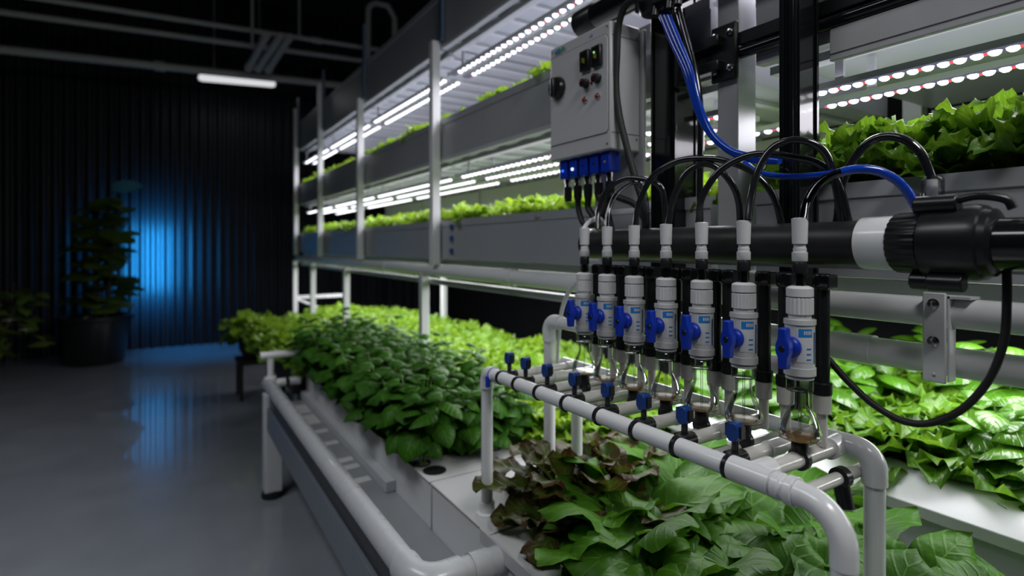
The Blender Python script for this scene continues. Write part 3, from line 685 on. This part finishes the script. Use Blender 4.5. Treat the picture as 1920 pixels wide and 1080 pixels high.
TXT = ['on the half blue hose', 'on the tall black hose arch', 'on the long low black hose', 'on the narrowest hose arch', 'on the wide hose arch', 'on the clear grey hose', 'beside the riser pipe']
for i, y in enumerate(fy):
    lb = 'dosing valve over a flask, %s from the near end, %s' % (od(i), TXT[i])
    if i == 0: u0['label'] = lb
    else: dup(u0, (.83, y, 1.0), 0, lb)
# black dosing cylinders behind the valves
def cyl_unit():
    t = thing('dosing_cylinder', '', 'cylinder', (.88, 0, 1.0), 'black dosing cylinders'); o = dict(off=(0, 0, 0))
    L = lambda p: MB().lathe([(r, z - 1.0) for r, z in p], n=20)
    obj('tube', L([(.0115, 1.085), (.0115, 1.25)]), 'black', t, **o)
    cp = obj('cap', L([(.012, 1.232), (.0145, 1.234), (.0145, 1.252), (.012, 1.257), (.0005, 1.258)]).box((-.014, -.018, .234), (.014, .0, .256)), 'gloss', t, .002, **o)
    obj('lower_collar', L([(.0125, 1.066), (.0152, 1.068), (.0152, 1.084), (.0125, 1.086)]), 'black', t, **o)
    obj('white_cup', L([(.0105, 1.036), (.0135, 1.038), (.014, 1.066), (.012, 1.067)]), 'pvc2', t, **o)
    obj('outlet_tube', L([(.008, .985), (.008, 1.037)]), 'pvc2', t, **o)
    return t
def ypix(px, X):
    t = (px - 960) / FPX; return X * (C_ - S_ * t) / (S_ + C_ * t)
cy = sorted([ypix(p, .882) for p in (1541, 1473, 1432, 1367, 1350, 1290, 1273, 1222, 1208, 1168, 1155, 1120)])
cy2 = []
for y in cy:
    if not cy2 or y - cy2[-1] > .031: cy2.append(y)
    else: cy2.append(cy2[-1] + .0315)
c0 = cyl_unit()
for i, y in enumerate(cy2):
    lb = 'black dosing cylinder with white cup behind the valves, %s from the near end' % od(i)
    if i == 0: c0['label'] = lb; c0.location = (.882, y, 1.0)
    else: dup(c0, (.882, y, 1.0), 0, lb)

# ------------------------------------------------------------------ black header pipe
XH, ZH, RH = .935, 1.305, .036
t = thing('header_pipe', 'thick scuffed black header pipe running above the dosing valves', 'pipe', (XH, .7, ZH))
obj('pipe', MB().cyl((XH, .41, ZH), (XH, 1.125, ZH), RH, 40), 'hdpe', t)
obj('white_band', MB().cyl((XH, 1.096, ZH + .004), (XH, 1.110, ZH + .004), RH * 1.015, 40), 'pvc', t)
obj('white_collar', MB().lathe([(RH * .98, 0), (RH * 1.13, .001), (RH * 1.15, .045), (RH * 1.1, .047)], (XH, .452, ZH), (0, -1, 0), 40), 'pvc', t)
cp = obj('ribbed_nut', MB().lathe([(RH * 1.1, 0), (RH * 1.2, .004), (RH * 1.25, .04), (RH * 1.2, .042)], (XH, .407, ZH), (0, -1, 0), rib=.0012, ribn=26), 'black', t)
obj('union_body', MB().lathe([(RH * 1.2, .0), (RH * 1.42, .003), (RH * 1.46, .01), (RH * 1.46, .06), (RH * 1.40, .068), (RH * 1.30, .07), (RH * 1.26, .078), (RH * 1.05, .082)], (XH, .366, ZH), (0, -1, 0), 44), 'black', t)
obj('tail_pipe', MB().cyl((XH, .30, ZH - .002), (XH, -.3, ZH - .002), RH * .97, 40), 'gloss', t)
lug = obj('lug', MB().cyl((XH - .025, .372, ZH + RH * 1.48), (XH - .025, .32, ZH + RH * 1.48), .0125, 20), 'black', t, .002)
obj('lug_handle', MB().tube(smooth_path([(XH - .025, .325, ZH + RH * 1.6), (XH - .02, .30, ZH + RH * 1.72), (XH - .012, .275, ZH + RH * 1.55), (XH - .01, .268, ZH + RH * 1.2)], 5), .0055, 10), 'black', lug)
for dy, dx in ((.0, -.012), (-.028, -.03)):
    obj('lug', MB().cyl((XH + dx, .382 + dy, ZH - RH * 1.52), (XH + dx, .34 + dy, ZH - RH * 1.52), .0125, 20), 'black', t, .002)
solo('drip_rail', MB().box((.972, -.1, 1.262), (.980, 1.18, 1.268)), 'white', 'thin pale rail running just below the black header pipe', 'rail', (.976, .5, 1.262))
# ------------------------------------------------------------------ columns, brackets, upper pipes
def column(label, x0, x1, y0, y1, z0, z1):
    t = thing('support_column', label, 'column', ((x0 + x1) / 2, (y0 + y1) / 2, z0))
    obj('profile', MB().box((x0, y0, z0), (x1, y1, z1)), 'gloss', t, .004)
    obj('edge_rib', MB().box((x0 - .004, y0 + .004, z0), (x0, y0 + .012, z1)).box((x0 - .004, y1 - .012, z0), (x0, y1 - .004, z1)), 'gloss', t, .001)
    obj('edge_rib', MB().box((x0 + .004, y0 - .004, z0), (x0 + .012, y0, z1)).box((x1 - .012, y0 - .004, z0), (x1 - .004, y0, z1)), 'gloss', t, .001)
    return t
column('wide glossy black column beside the grey control box', 1.03, 1.12, .93, 1.0, 1.22, 2.5)
column('slim glossy black column standing before the near rack tray', .978, 1.05, .590, .625, 1.0, 2.5)
t = thing('column_bracket', 'black bolted bracket joining the wide black column to the aluminium post', 'bracket', (1.05, .85, 1.74))
obj('post_plate', MB().box((1.046, .766, 1.665), (1.058, .832, 1.79)), 'black', t, .004)
obj('column_plate', MB().box((1.022, .905, 1.675), (1.07, .918, 1.785)), 'black', t, .003)
for z in (1.70, 1.755): obj('arm', MB().box((1.028, .80, z - .012), (1.05, .908, z + .012)), 'black', t, .003)
obj('web', MB().box((1.046, .83, 1.69), (1.056, .91, 1.765)), 'black', t)
for z in (1.69, 1.768):
    for y in (.781, .82): obj('bolt', MB().lathe([(.0085, 0), (.0085, .004), (.006, .008), (.0005, .009)], (1.047, y, z), (-1, 0, 0), 10), 'chrome', t)
obj('post_bolt', MB().cyl((1.062, .792, 1.86), (1.04, .792, 1.86), .007, 10), 'black', t)
t = thing('upper_header', 'black capped pipe with hose hub running above the control box', 'pipe', (.995, .7, 1.92))
obj('pipe', MB().cyl((.995, 1.17, 1.925), (.995, -.2, 1.925), .0335, 28), 'gloss', t)
obj('end_cap', MB().lathe([(.03, 0), (.037, .004), (.037, .07), (.0345, .074)], (.995, 1.235, 1.925), (0, -1, 0), 28), 'black', t)
obj('hose_hub', MB().lathe([(.035, 0), (.04, .01), (.034, .045), (.026, .06)], (.985, .95, 1.91), (0, 0, -1), 20).box((.96, .86, 1.862), (1.02, .985, 1.90)), 'black', t, .003)
for y in (.93, .885, .86): obj('hose_port', MB().cyl((.975, y, 1.87), (.97, y, 1.838), .0095, 12), 'black', t)
obj('hub_arm', MB().cyl((1.0, .86, 1.89), (1.04, .70, 1.87), .008, 12), 'black', t)
t = thing('top_rail', 'black rail with a round lower edge above the plain grey plate', 'rail', (1.06, .2, 1.71))
obj('round_edge', MB().cyl((1.066, .768, 1.722), (1.066, -.3, 1.722), .013, 16), 'gloss', t)
obj('beam', MB().box((1.056, -.3, 1.736), (1.0735, .768, 1.765)), 'black', t, .002)
t = thing('cover_plate', 'pale brushed metal plate fixed to the middle tier near the camera', 'panel', (1.06, .1, 1.68))
obj('plate', MB().box((1.062, -.3, 1.648), (1.0735, .575, 1.7085)), 'alu', t, .001); obj('fold_line', MB().box((1.0605, -.3, 1.6605), (1.0619, .575, 1.6615)), 'boxs', t)
# pipe bracket on the rack pipes
t = thing('pipe_bracket', 'white bolted clamp plate holding the two white rack pipes', 'bracket', (1.05, .43, 1.15))
yb0, yb1 = ypix(1775, 1.05), ypix(1731, 1.05)
obj('plate', MB().box((1.046, yb0, 1.082), (1.052, yb1, 1.226)), 'white', t, .002)
obj('return_flange', MB().box((1.052, yb0 - .003, 1.085), (1.075, yb0, 1.222)).box((1.052, yb0 - .03, 1.217), (1.09, yb1, 1.221)), 'white', t)
for z in (1.208, 1.148):
    b = obj('bolt', MB().lathe([(.0085, 0), (.0085, .0025), (.0055, .003), (.0055, .007), (.0005, .0075)], (1.046, (yb0 + yb1) / 2, z), (-1, 0, 0), 12), 'chrome', t)
obj('rivet', MB().ball((1.0455, (yb0 + yb1) / 2, 1.095), .003), 'steel', t)

# ------------------------------------------------------------------ control box
bx0, bx1, by0, by1, bz0, bz1 = .92, 1.018, 1.025, 1.275, 1.538, 1.852
t = cb = thing('control_box', 'grey electrical control box on the black column with switch, displays and blue sockets', 'control box', (.97, 1.15, bz0))
obj('housing', MB().box((bx0, by0, bz0), (bx1, by1, bz1)), 'box', t, .004)
dr = obj('door', MB().prism([(by0 + .008, bz0 + .05), (by0 + .014, bz0 + .042), (by1 - .006, bz0 + .042), (by1 - .006, bz1 - .03), (by0 + .018, bz1 - .03), (by0 + .008, bz1 - .042)], 'x', bx0 - .0025, bx0 + .001), 'box', t, .001)
obj('door_seam', MB().prism([(by0 + .006, bz0 + .049), (by0 + .013, bz0 + .040), (by1 - .004, bz0 + .040), (by1 - .004, bz1 - .028), (by0 + .017, bz1 - .028), (by0 + .006, bz1 - .041)], 'x', bx0 - .0006, bx0 + .001), 'boxs', t)
def onface(px, py): p = P(px, py, bx0); return p.y, p.z
xf = bx0 - .0025
y, z = onface(1049, 166)
sw = obj('rotary_switch', MB().lathe([(.030, 0), (.031, .004), (.029, .012), (.0265, .016), (.0005, .017)], (xf, y, z), (-1, 0, 0), 28), 'black', t)
obj('grip', MB().box((xf - .026, y - .007, z - .026), (xf - .015, y + .007, z + .026)), 'black', sw, .003)
for i, (a, c) in enumerate(((1101, 115), (1123, 106))):
    y, z = onface(a, c)
    d = obj('display', MB().box((xf - .010, y - .0175, z - .026), (xf, y + .0175, z + .026)), 'black', t, .002)
    obj('screen', MB().box((xf - .0105, y - .013, z - .018), (xf - .0099, y + .013, z + .019)), 'scr', d)
    sg = MB()
    for k in range(3): sg.box((xf - .0111, y - .004 + k * .004, z - .008 + k * .002), (xf - .0105, y - .0025 + k * .004, z + .004 + k * .002))
    obj('digit_segments', sg, 'ylw', d)
    if i: obj('pilot_light', MB().ball((xf - .0112, y + .003, z + .009), .0028), 'grn', d)
for a, c in ((1101, 157), (1123, 148)):
    y, z = onface(a, c)
    k = obj('push_button', MB().lathe([(.0125, 0), (.0125, .005), (.0105, .006), (.0105, .016), (.0005, .017)], (xf, y, z), (-1, 0, 0), 20), 'black', t)
    obj('button_mark', MB().box((xf - .0176, y - .005, z + .004), (xf - .0168, y + .005, z + .0065)), 'red', k)
for a, c, r in ((1111, 156, .0035), (1099, 188, .0085), (1123, 181, .0085)):
    y, z = onface(a, c)
    k = obj('indicator_lamp', MB().lathe([(r, 0), (r, .003), (r * .8, .0045), (r * .5, .0046)], (xf, y, z), (-1, 0, 0), 16), 'red' if r < .005 else 'chrome', t)
    if r > .005: obj('lens', MB().lathe([(r * .62, .003), (r * .5, .0085), (.0005, .0095)], (xf, y, z), (-1, 0, 0), 12), 'red', k)
# maker's mark: small teal to green letter strokes, unreadable in the photo
y, z = onface(1052, 93); L0 = y + .022; lt = MB(); lg = MB()
def stroke(m, ya, za, yb, zb_): m.box((xf + .0012, min(ya, yb) - .0009, min(za, zb_)), (xf + .0022, max(ya, yb) + .0009, max(za, zb_) + .0016))
for k in range(6):
    m = lt if k < 4 else lg; y0_ = L0 - k * .0078; zz = bz1 - .021
    stroke(m, y0_, zz, y0_, zz + .009)
    if k % 2 == 0: stroke(m, y0_, zz + .009, y0_ - .0045, zz + .009); stroke(m, y0_, zz, y0_ - .0045, zz)
    if k != 3: stroke(m, y0_ - .0045, zz, y0_ - .0045, zz + (.009 if k % 3 else .004))
    stroke(m, y0_, zz + .0045, y0_ - .004, zz + .0045)
for v, m in ((lt, 'teal'), (lg, 'lgreen')):
    v.v = [(x - .0035, a, b) for x, a, b in v.v]; obj('maker_lettering', v, m, t)
y, z = onface(1108, 68); obj('small_print', MB().box((bx0 - .0006, y - .006, z - .004), (bx0 + .001, y - .002, z + .004)).box((bx0 - .0006, y + .001, z - .003), (bx0 + .001, y + .005, z + .002)), 'stickb', t)
for (a, c) in ((by0 + .012, bz1 - .012), (by1 - .012, bz1 - .012), (by0 + .012, bz0 + .014)):
    obj('corner_screw', MB().lathe([(.003, 0), (.003, .0012), (.0005, .0013)], (bx0, a, c), (-1, 0, 0), 8), 'boxs', t)
for c in (bz1 - .03, bz0 + .03): obj('side_screw', MB().lathe([(.003, 0), (.003, .0012), (.0005, .0013)], (bx1 - .012, by0, c), (0, -1, 0), 8), 'boxs', t)
obj('side_seam', MB().box((bx0 + .004, by0 - .0006, bz1 - .036), (bx1 - .002, by0 + .001, bz1 - .034)).box((bx0 + .004, by0 - .0006, bz0 + .04), (bx1 - .002, by0 + .001, bz0 + .042)), 'boxs', t)
obj('mounting_plate', MB().box((bx1 + .0005, by0 - .012, 1.40), (1.0285, 1.2, 1.845)), 'box', t, .002)
sy = [1.06 + .043 * i for i in range(5)]
for i, y in enumerate(sy):
    s = obj('socket', MB().box((.932, y - .0165, bz0 - .052), (.968, y + .0165, bz0)), 'blue', t, .003)
    if i in (3, 4): obj('pilot_light', MB().ball((.9312, y, bz0 - .03), .0045 if i == 3 else .0035), 'wled' if i == 3 else 'bled', s)
    else: obj('pin_hole', MB().lathe([(.003, 0), (.003, .001), (.0005, .001)], (.932, y, bz0 - .026), (-1, 0, 0), 8), 'black' if i != 0 else 'ylw', s)
# cables with plugs under the box
def plug_cable(y, path, label, cat='cable', r=.0085):
    z = bz0 - .052
    t = thing('plug_cable', label, cat, (.95, y, z - .03), 'cables under the control box')
    obj('plug', MB().lathe([(.0095, 0), (.0095, -.012), (.008, -.013), (.008, -.026)], (.95, y, z), n=14), 'chrome', t)
    obj('strain_relief', MB().lathe([(.0115, -.022), (.0115, -.05), (.009, -.062)], (.95, y, z), n=14), 'black', t)
    if path: obj('cable', MB().tube(smooth_path([(.95, y, z - .055)] + path, 8), r, 10), 'rubber', t)
plug_cable(sy[4], None, 'short dark plug in the blue socket farthest along the box', 'plug')
plug_cable(sy[3], [(.955, sy[3] + .004, 1.405), (.955, 1.17, 1.362), (.955, 1.12, 1.358), (.95, 1.085, 1.385), (.955, 1.07, 1.43)], 'cable looping down from the socket with the bright blue light')
plug_cable(sy[2], [(.955, 1.15, 1.40), (.955, 1.11, 1.36), (.957, 1.10, 1.33)], 'cable from the middle blue socket down to the header')
plug_cable(sy[1], [(.955, 1.09, 1.41), (.962, 1.08, 1.37), (.965, 1.07, 1.33)], 'thick cable from the second blue socket dropping to the header pipe', r=.011)
plug_cable(sy[0], [(.955, 1.03, 1.42), (.97, .99, 1.40), (.975, .965, 1.36), (.97, .96, 1.33)], 'cable from the socket at the box corner bending to the header pipe')

# ------------------------------------------------------------------ hoses
def hose(name, pix, Xa, Xb, r, m, label, cat='hose', group=None, n=10):
    k = len(pix); pts = [P(px, py, Xa + (Xb - Xa) * i / (k - 1)) for i, (px, py) in enumerate(pix)]
    return solo(name, MB().tube(smooth_path(pts, 9), r, n), m, label, cat, pts[0], group)
G = 'black hoses over the header'
hose('hose', [(1403, 414), (1409, 370), (1422, 318), (1448, 278), (1485, 263), (1522, 268), (1550, 292), (1566, 340), (1579, 428)], .83, .945, .0062, 'hose', 'black hose arching from the second valve, in front of the slim black column', group=G)
hose('hose', [(1309, 418), (1316, 372), (1346, 324), (1388, 297), (1430, 288), (1482, 294), (1535, 307), (1572, 345), (1594, 428)], .83, .95, .0062, 'hose', 'long low black hose from the third valve across the aluminium post to the slim column', group=G)
hose('hose', [(1253, 420), (1263, 370), (1285, 326), (1312, 309), (1340, 312), (1370, 342), (1385, 380), (1388, 436)], .83, .945, .0062, 'hose', 'black hose from the fourth valve making the narrowest arch before the aluminium post', group=G)
hose('hose', [(1191, 424), (1199, 379), (1224, 331), (1272, 302), (1322, 297), (1365, 303), (1412, 324), (1450, 368), (1469, 434)], .83, .945, .0062, 'hose', 'black hose from the fifth valve making a wide arch to the slim column', group=G)
hose('hose', [(1120, 430), (1123, 392), (1138, 357), (1168, 336), (1200, 335), (1232, 345), (1245, 372), (1248, 442)], .85, .95, .0062, 'hose', 'black hose at the far end, arching just behind the clear grey hose', group=G)
hose('hose', [(1138, 428), (1142, 392), (1158, 360), (1186, 342), (1203, 350), (1212, 380), (1214, 448)], .83, .945, .0058, 'ghose', 'clear grey hose arching from the sixth valve at the far end')
hose('hose', [(1095, 432), (1100, 421), (1112, 412), (1124, 410), (1132, 420)], .83, .92, .0055, 'fit', 'short pale grey hose curling over from the farthest valve')
hose('hose', [(1568, 428), (1570, 408), (1578, 350), (1598, 303), (1628, 268), (1663, 256), (1700, 264), (1730, 292), (1748, 336)], .945, .965, .0066, 'hose', 'black hose arching from the header pipe up to the clear connector', group=G)
hose('hose', [(1086, 526), (1066, 548), (1053, 585), (1047, 640), (1046, 688)], .95, .95, .0058, 'fit', 'pale hose hanging down between the riser pipe and the farthest valve')
t = thing('hose', 'feed hose from the nearest valve, clear grey turning blue towards the big union', 'hose', P(1507, 410, .83))
pa = [(1507, 412), (1514, 378), (1537, 343), (1577, 323), (1620, 317), (1660, 326), (1696, 352), (1726, 402)]
pts = smooth_path([P(px, py, .83 + .11 * i / 7) for i, (px, py) in enumerate(pa)], 9)
obj('clear_section', MB().tube(pts[:28], .0068, 12), 'ghose', t); obj('inner_core', MB().tube(pts[:28], .0035, 8), 'hose', t); obj('blue_section', MB().tube(pts[27:], .0068, 12), 'bhose', t, label='blue half of the hose')
for i, (dx, lb) in enumerate(((0, 'upper-left strand'), (7, 'middle strand'), (14, 'right-hand strand running lowest'))):
    pix = [(1240 + dx, 30), (1258 + dx, 75), (1284 + dx * .8, 132), (1303 + dx * .6, 195), (1327 + dx * .4, 246), (1366, 283 - dx * .3), (1408, 299 - dx * .4), (1440, 303 - dx * .3), (1462, 302)]
    hose('blue_hose', pix, .975, .955, .0062, 'bhose', 'blue hose sweeping down beside the control box, %s of three' % lb, group='blue hose bundle')
hose('blue_hose', [(1396, 306), (1420, 322), (1455, 330), (1500, 331), (1545, 327), (1576, 322)], .955, .90, .0056, 'bhose', 'short level blue hose crossing the slim black column')
hose('cable', [(1200, -6), (1172, 12), (1160, 50), (1157, 100), (1155, 160), (1161, 215), (1175, 275), (1190, 330), (1206, 385), (1212, 448)], .93, .945, .0085, 'rubber', 'thick black cable hanging down across the side of the control box', 'cable')
hose('cable', [(1272, 16), (1286, 70), (1302, 128), (1312, 190), (1314, 270), (1312, 345), (1313, 440)], 1.0, .985, .0075, 'hose', 'black cable dropping beside the wide black column behind the blue hoses', 'cable')
hose('cable', [(1887, 488), (1888, 560), (1882, 640), (1855, 710), (1808, 764), (1750, 792), (1695, 790), (1640, 760), (1590, 715), (1549, 668)], .95, .90, .0052, 'rubber', 'black cable hanging in a big loop below the header union', 'cable')
p = P(1748, 352, .965)
t = thing('hose_connector', 'clear plastic hose connector standing behind the header union', 'connector', p)
obj('cup', MB().lathe([(.014, -.018), (.015, -.016), (.015, .012), (.011, .016), (.008, .017)], p, n=18), 'clear', t)
obj('neck', MB().lathe([(.0125, -.08), (.0125, -.018)], p, n=18), 'clear', t)
obj('core', MB().lathe([(.007, -.07), (.007, .012)], p, n=12), 'fit', t)

# ------------------------------------------------------------------ background plants
rg = random.Random(21)
t = thing('potted_tree', 'tall broad-leaved plant in a dark pot before the blue-lit corrugated wall', 'plant', (-.66, 7.75, 0))
def big_leaves(spec, rg, m=None):
    mb = MB()
    for (x, y, z, az, el, L, W) in spec:
        leaf(mb, (x, y, z), az, el, L, W, sh_basil, droop=rg.uniform(.6, 1.3), fold=.15, dome=.15, nu=7, nv=4, rnd=rg.random(), roll=rg.uniform(-.4, .4))
    return mb
sp = []; stm = MB()
for k in range(7):
    bx, by = rg.uniform(-.1, .1), rg.uniform(-.1, .1); H = rg.uniform(.9, 1.35) if k else 1.42
    tx, ty = (bx * 2.2, by * 2.) if k else (.12, 0)
    stm.tube([(-.66 + bx, 7.75 + by, .48), (-.66 + bx + (tx - bx) * .5, 7.75 + by, .48 + H * .45), (-.66 + tx, 7.75 + ty, .45 + H)], .012, 6)
    for i in range(11):
        q = .15 + .85 * i / 10
        sp.append((-.66 + bx + (tx - bx) * q, 7.75 + by, .46 + H * q, rg.uniform(0, 6.28), rg.uniform(.0, .9), rg.uniform(.26, .42), rg.uniform(.13, .19)))
obj('foliage', big_leaves(sp, rg), 'dusk', t); obj('stem', stm, 'wood', t)
obj('pot', MB().lathe([(.25, 0), (.27, .02), (.34, .48), (.36, .49), (.36, .53), (.33, .53), (.32, .46), (.01, .45)], (-.66, 7.75, 0), n=28), 'black', t)
t = thing('flowering_bush', 'low dark bush with a few pale flowers at the left edge by the wall', 'plant', (-1.5, 7.4, 0))
sp = [(-1.5 + rg.uniform(-.3, .35), 7.4 + rg.uniform(-.3, .3), rg.uniform(.15, .85), rg.uniform(0, 6.28), rg.uniform(0, 1), rg.uniform(.15, .28), rg.uniform(.05, .08)) for _ in range(110)]
sp += [(-1.62 + rg.uniform(-.1, .1), 7.5, rg.uniform(.9, 1.25), rg.uniform(0, 6.28), .5, .2, .06) for _ in range(10)]
obj('foliage', big_leaves(sp, rg), 'dusk', t)
st = MB()
for k in range(9):
    a = rg.uniform(0, 6.28); st.tube([(-1.5, 7.4, 0), (-1.5 + .12 * math.cos(a), 7.4 + .12 * math.sin(a), .4), (-1.5 + .28 * math.cos(a), 7.4 + .28 * math.sin(a), rg.uniform(.7, 1.1))], .01, 6)
obj('stem', st, 'wood', t)
for k, (dx, z) in enumerate(((-.1, .78), (.02, .62), (.18, .58), (.3, .48), (.08, .72))):
    c = Vector((-1.5 + dx + .05, 7.08, z)); m = MB()
    for j in range(5):
        a = j * 2 * PI / 5; leaf(m, c, a, .5, .06, .025, sh_basil, .8, nu=4, nv=2)
    obj('flower', m, 'petal', t)

# ------------------------------------------------------------------ light
def area(name, loc, sx, sy, energy, col=(1, 1, 1), rot=(0, 0, 0), spread=180):
    l = bpy.data.lights.new(name, 'AREA'); l.shape = 'RECTANGLE'; l.size = sx; l.size_y = sy; l.energy = energy; l.color = col; l.spread = math.radians(spread)
    o = bpy.data.objects.new(name, l); COL.objects.link(o); o.location = loc; o.rotation_euler = rot; return o
GROW = (.95, .92, 1.)
for bi, (ya, yb) in enumerate(BAYS):
    L = ya - yb; cyy = (ya + yb) / 2
    area('grow_light_lower', (1.36, cyy, 1.612), .34, L - .06, 7 * L, GROW)
    area('lower_underside_fill', (1.28, cyy, 1.64), .3, L - .06, (.5 if bi < 4 else .7) * L, (.86, .80, 1.), (PI, 0, 0))  # added upward fill for the tray underside; the bar housings block light this way
    area('grow_light_middle', (1.3, cyy, 2.078), .3, L - .06, 7 * L, GROW)
    area('middle_underside_fill', (1.25, cyy, 2.105), .25, L - .06, .35 * L, (.68, .68, 1.), (PI, 0, 0))  # same added lavender fill, thrown up at the top trays' undersides
    area('grow_light_bed', (1.5 if bi < 4 else 1.85, cyy, 1.2), .5, L - .06, (13 if bi < 4 else 22) * L, (.98, .97, 1.))
area('aisle_fill', (-1.0, 1.5, 3.4), .5, 2.4, 27, (.94, .97, 1.), spread=125)  # added overhead fill for box, tray fronts and floor, no fixture behind it
area('frame_fill', (.75, -.5, 2.7), 1.0, .3, 20, (1., .99, .98), (math.radians(35), 0, 0))  # added fill brightening the pipe frame from above, no fixture of its own
area('tube_lamp_light', (.76, 7.58, 3.24), .8, .06, 1.6, (.9, .95, 1.))
def spot(name, loc, tgt, energy, col, ang, blend=.8, r=.03):
    l = bpy.data.lights.new(name, 'SPOT'); l.energy = energy; l.color = col; l.spot_size = math.radians(ang); l.spot_blend = blend; l.shadow_soft_size = r
    o = bpy.data.objects.new(name, l); COL.objects.link(o); o.location = loc
    o.rotation_euler = (Vector(tgt) - Vector(loc)).to_track_quat('-Z', 'Y').to_euler(); return o
area('blue_wall_light', (-.13, 8.06, 1.13), .2, .85, 42, (.02, .34, .85), (PI / 2, 0, 0), 150)
spot('blue_floor_spot', (.1, 8.1, 2.2), (.5, 7.95, 0), 150, (.02, .34, .9), 56, 1.)
w = bpy.data.worlds.new('room_air'); sc.world = w; w.use_nodes = True
w.node_tree.nodes['Background'].inputs[0].default_value = (.4, .45, .55, 1); w.node_tree.nodes['Background'].inputs[1].default_value = .004

# ------------------------------------------------------------------ camera and view
cam = bpy.data.cameras.new('camera'); co = bpy.data.objects.new('camera', cam); COL.objects.link(co); sc.camera = co
co.location = (0, 0, EYE); co.rotation_euler = (PI / 2, 0, -YAW)
cam.sensor_width = 36; cam.lens = 36 * FPX / 1920; cam.shift_y = -(540 - HOR) / 1920; cam.clip_start = .02
cam.dof.use_dof = True; cam.dof.focus_distance = .98; cam.dof.aperture_fstop = 2.2
sc.view_settings.view_transform = 'Standard'; sc.view_settings.look = 'None'; sc.view_settings.gamma = 1; sc.view_settings.exposure = 0
sc.view_settings.use_curve_mapping = False
sc.cycles.use_denoising = True
sc.cycles.transparent_max_bounces = 24; sc.cycles.max_bounces = 8; sc.cycles.sample_clamp_indirect = 6

for o in sc.objects:
    if o.get('label') and len(o['label'].split()) > 16: print('LONG', o.name, o['label'])
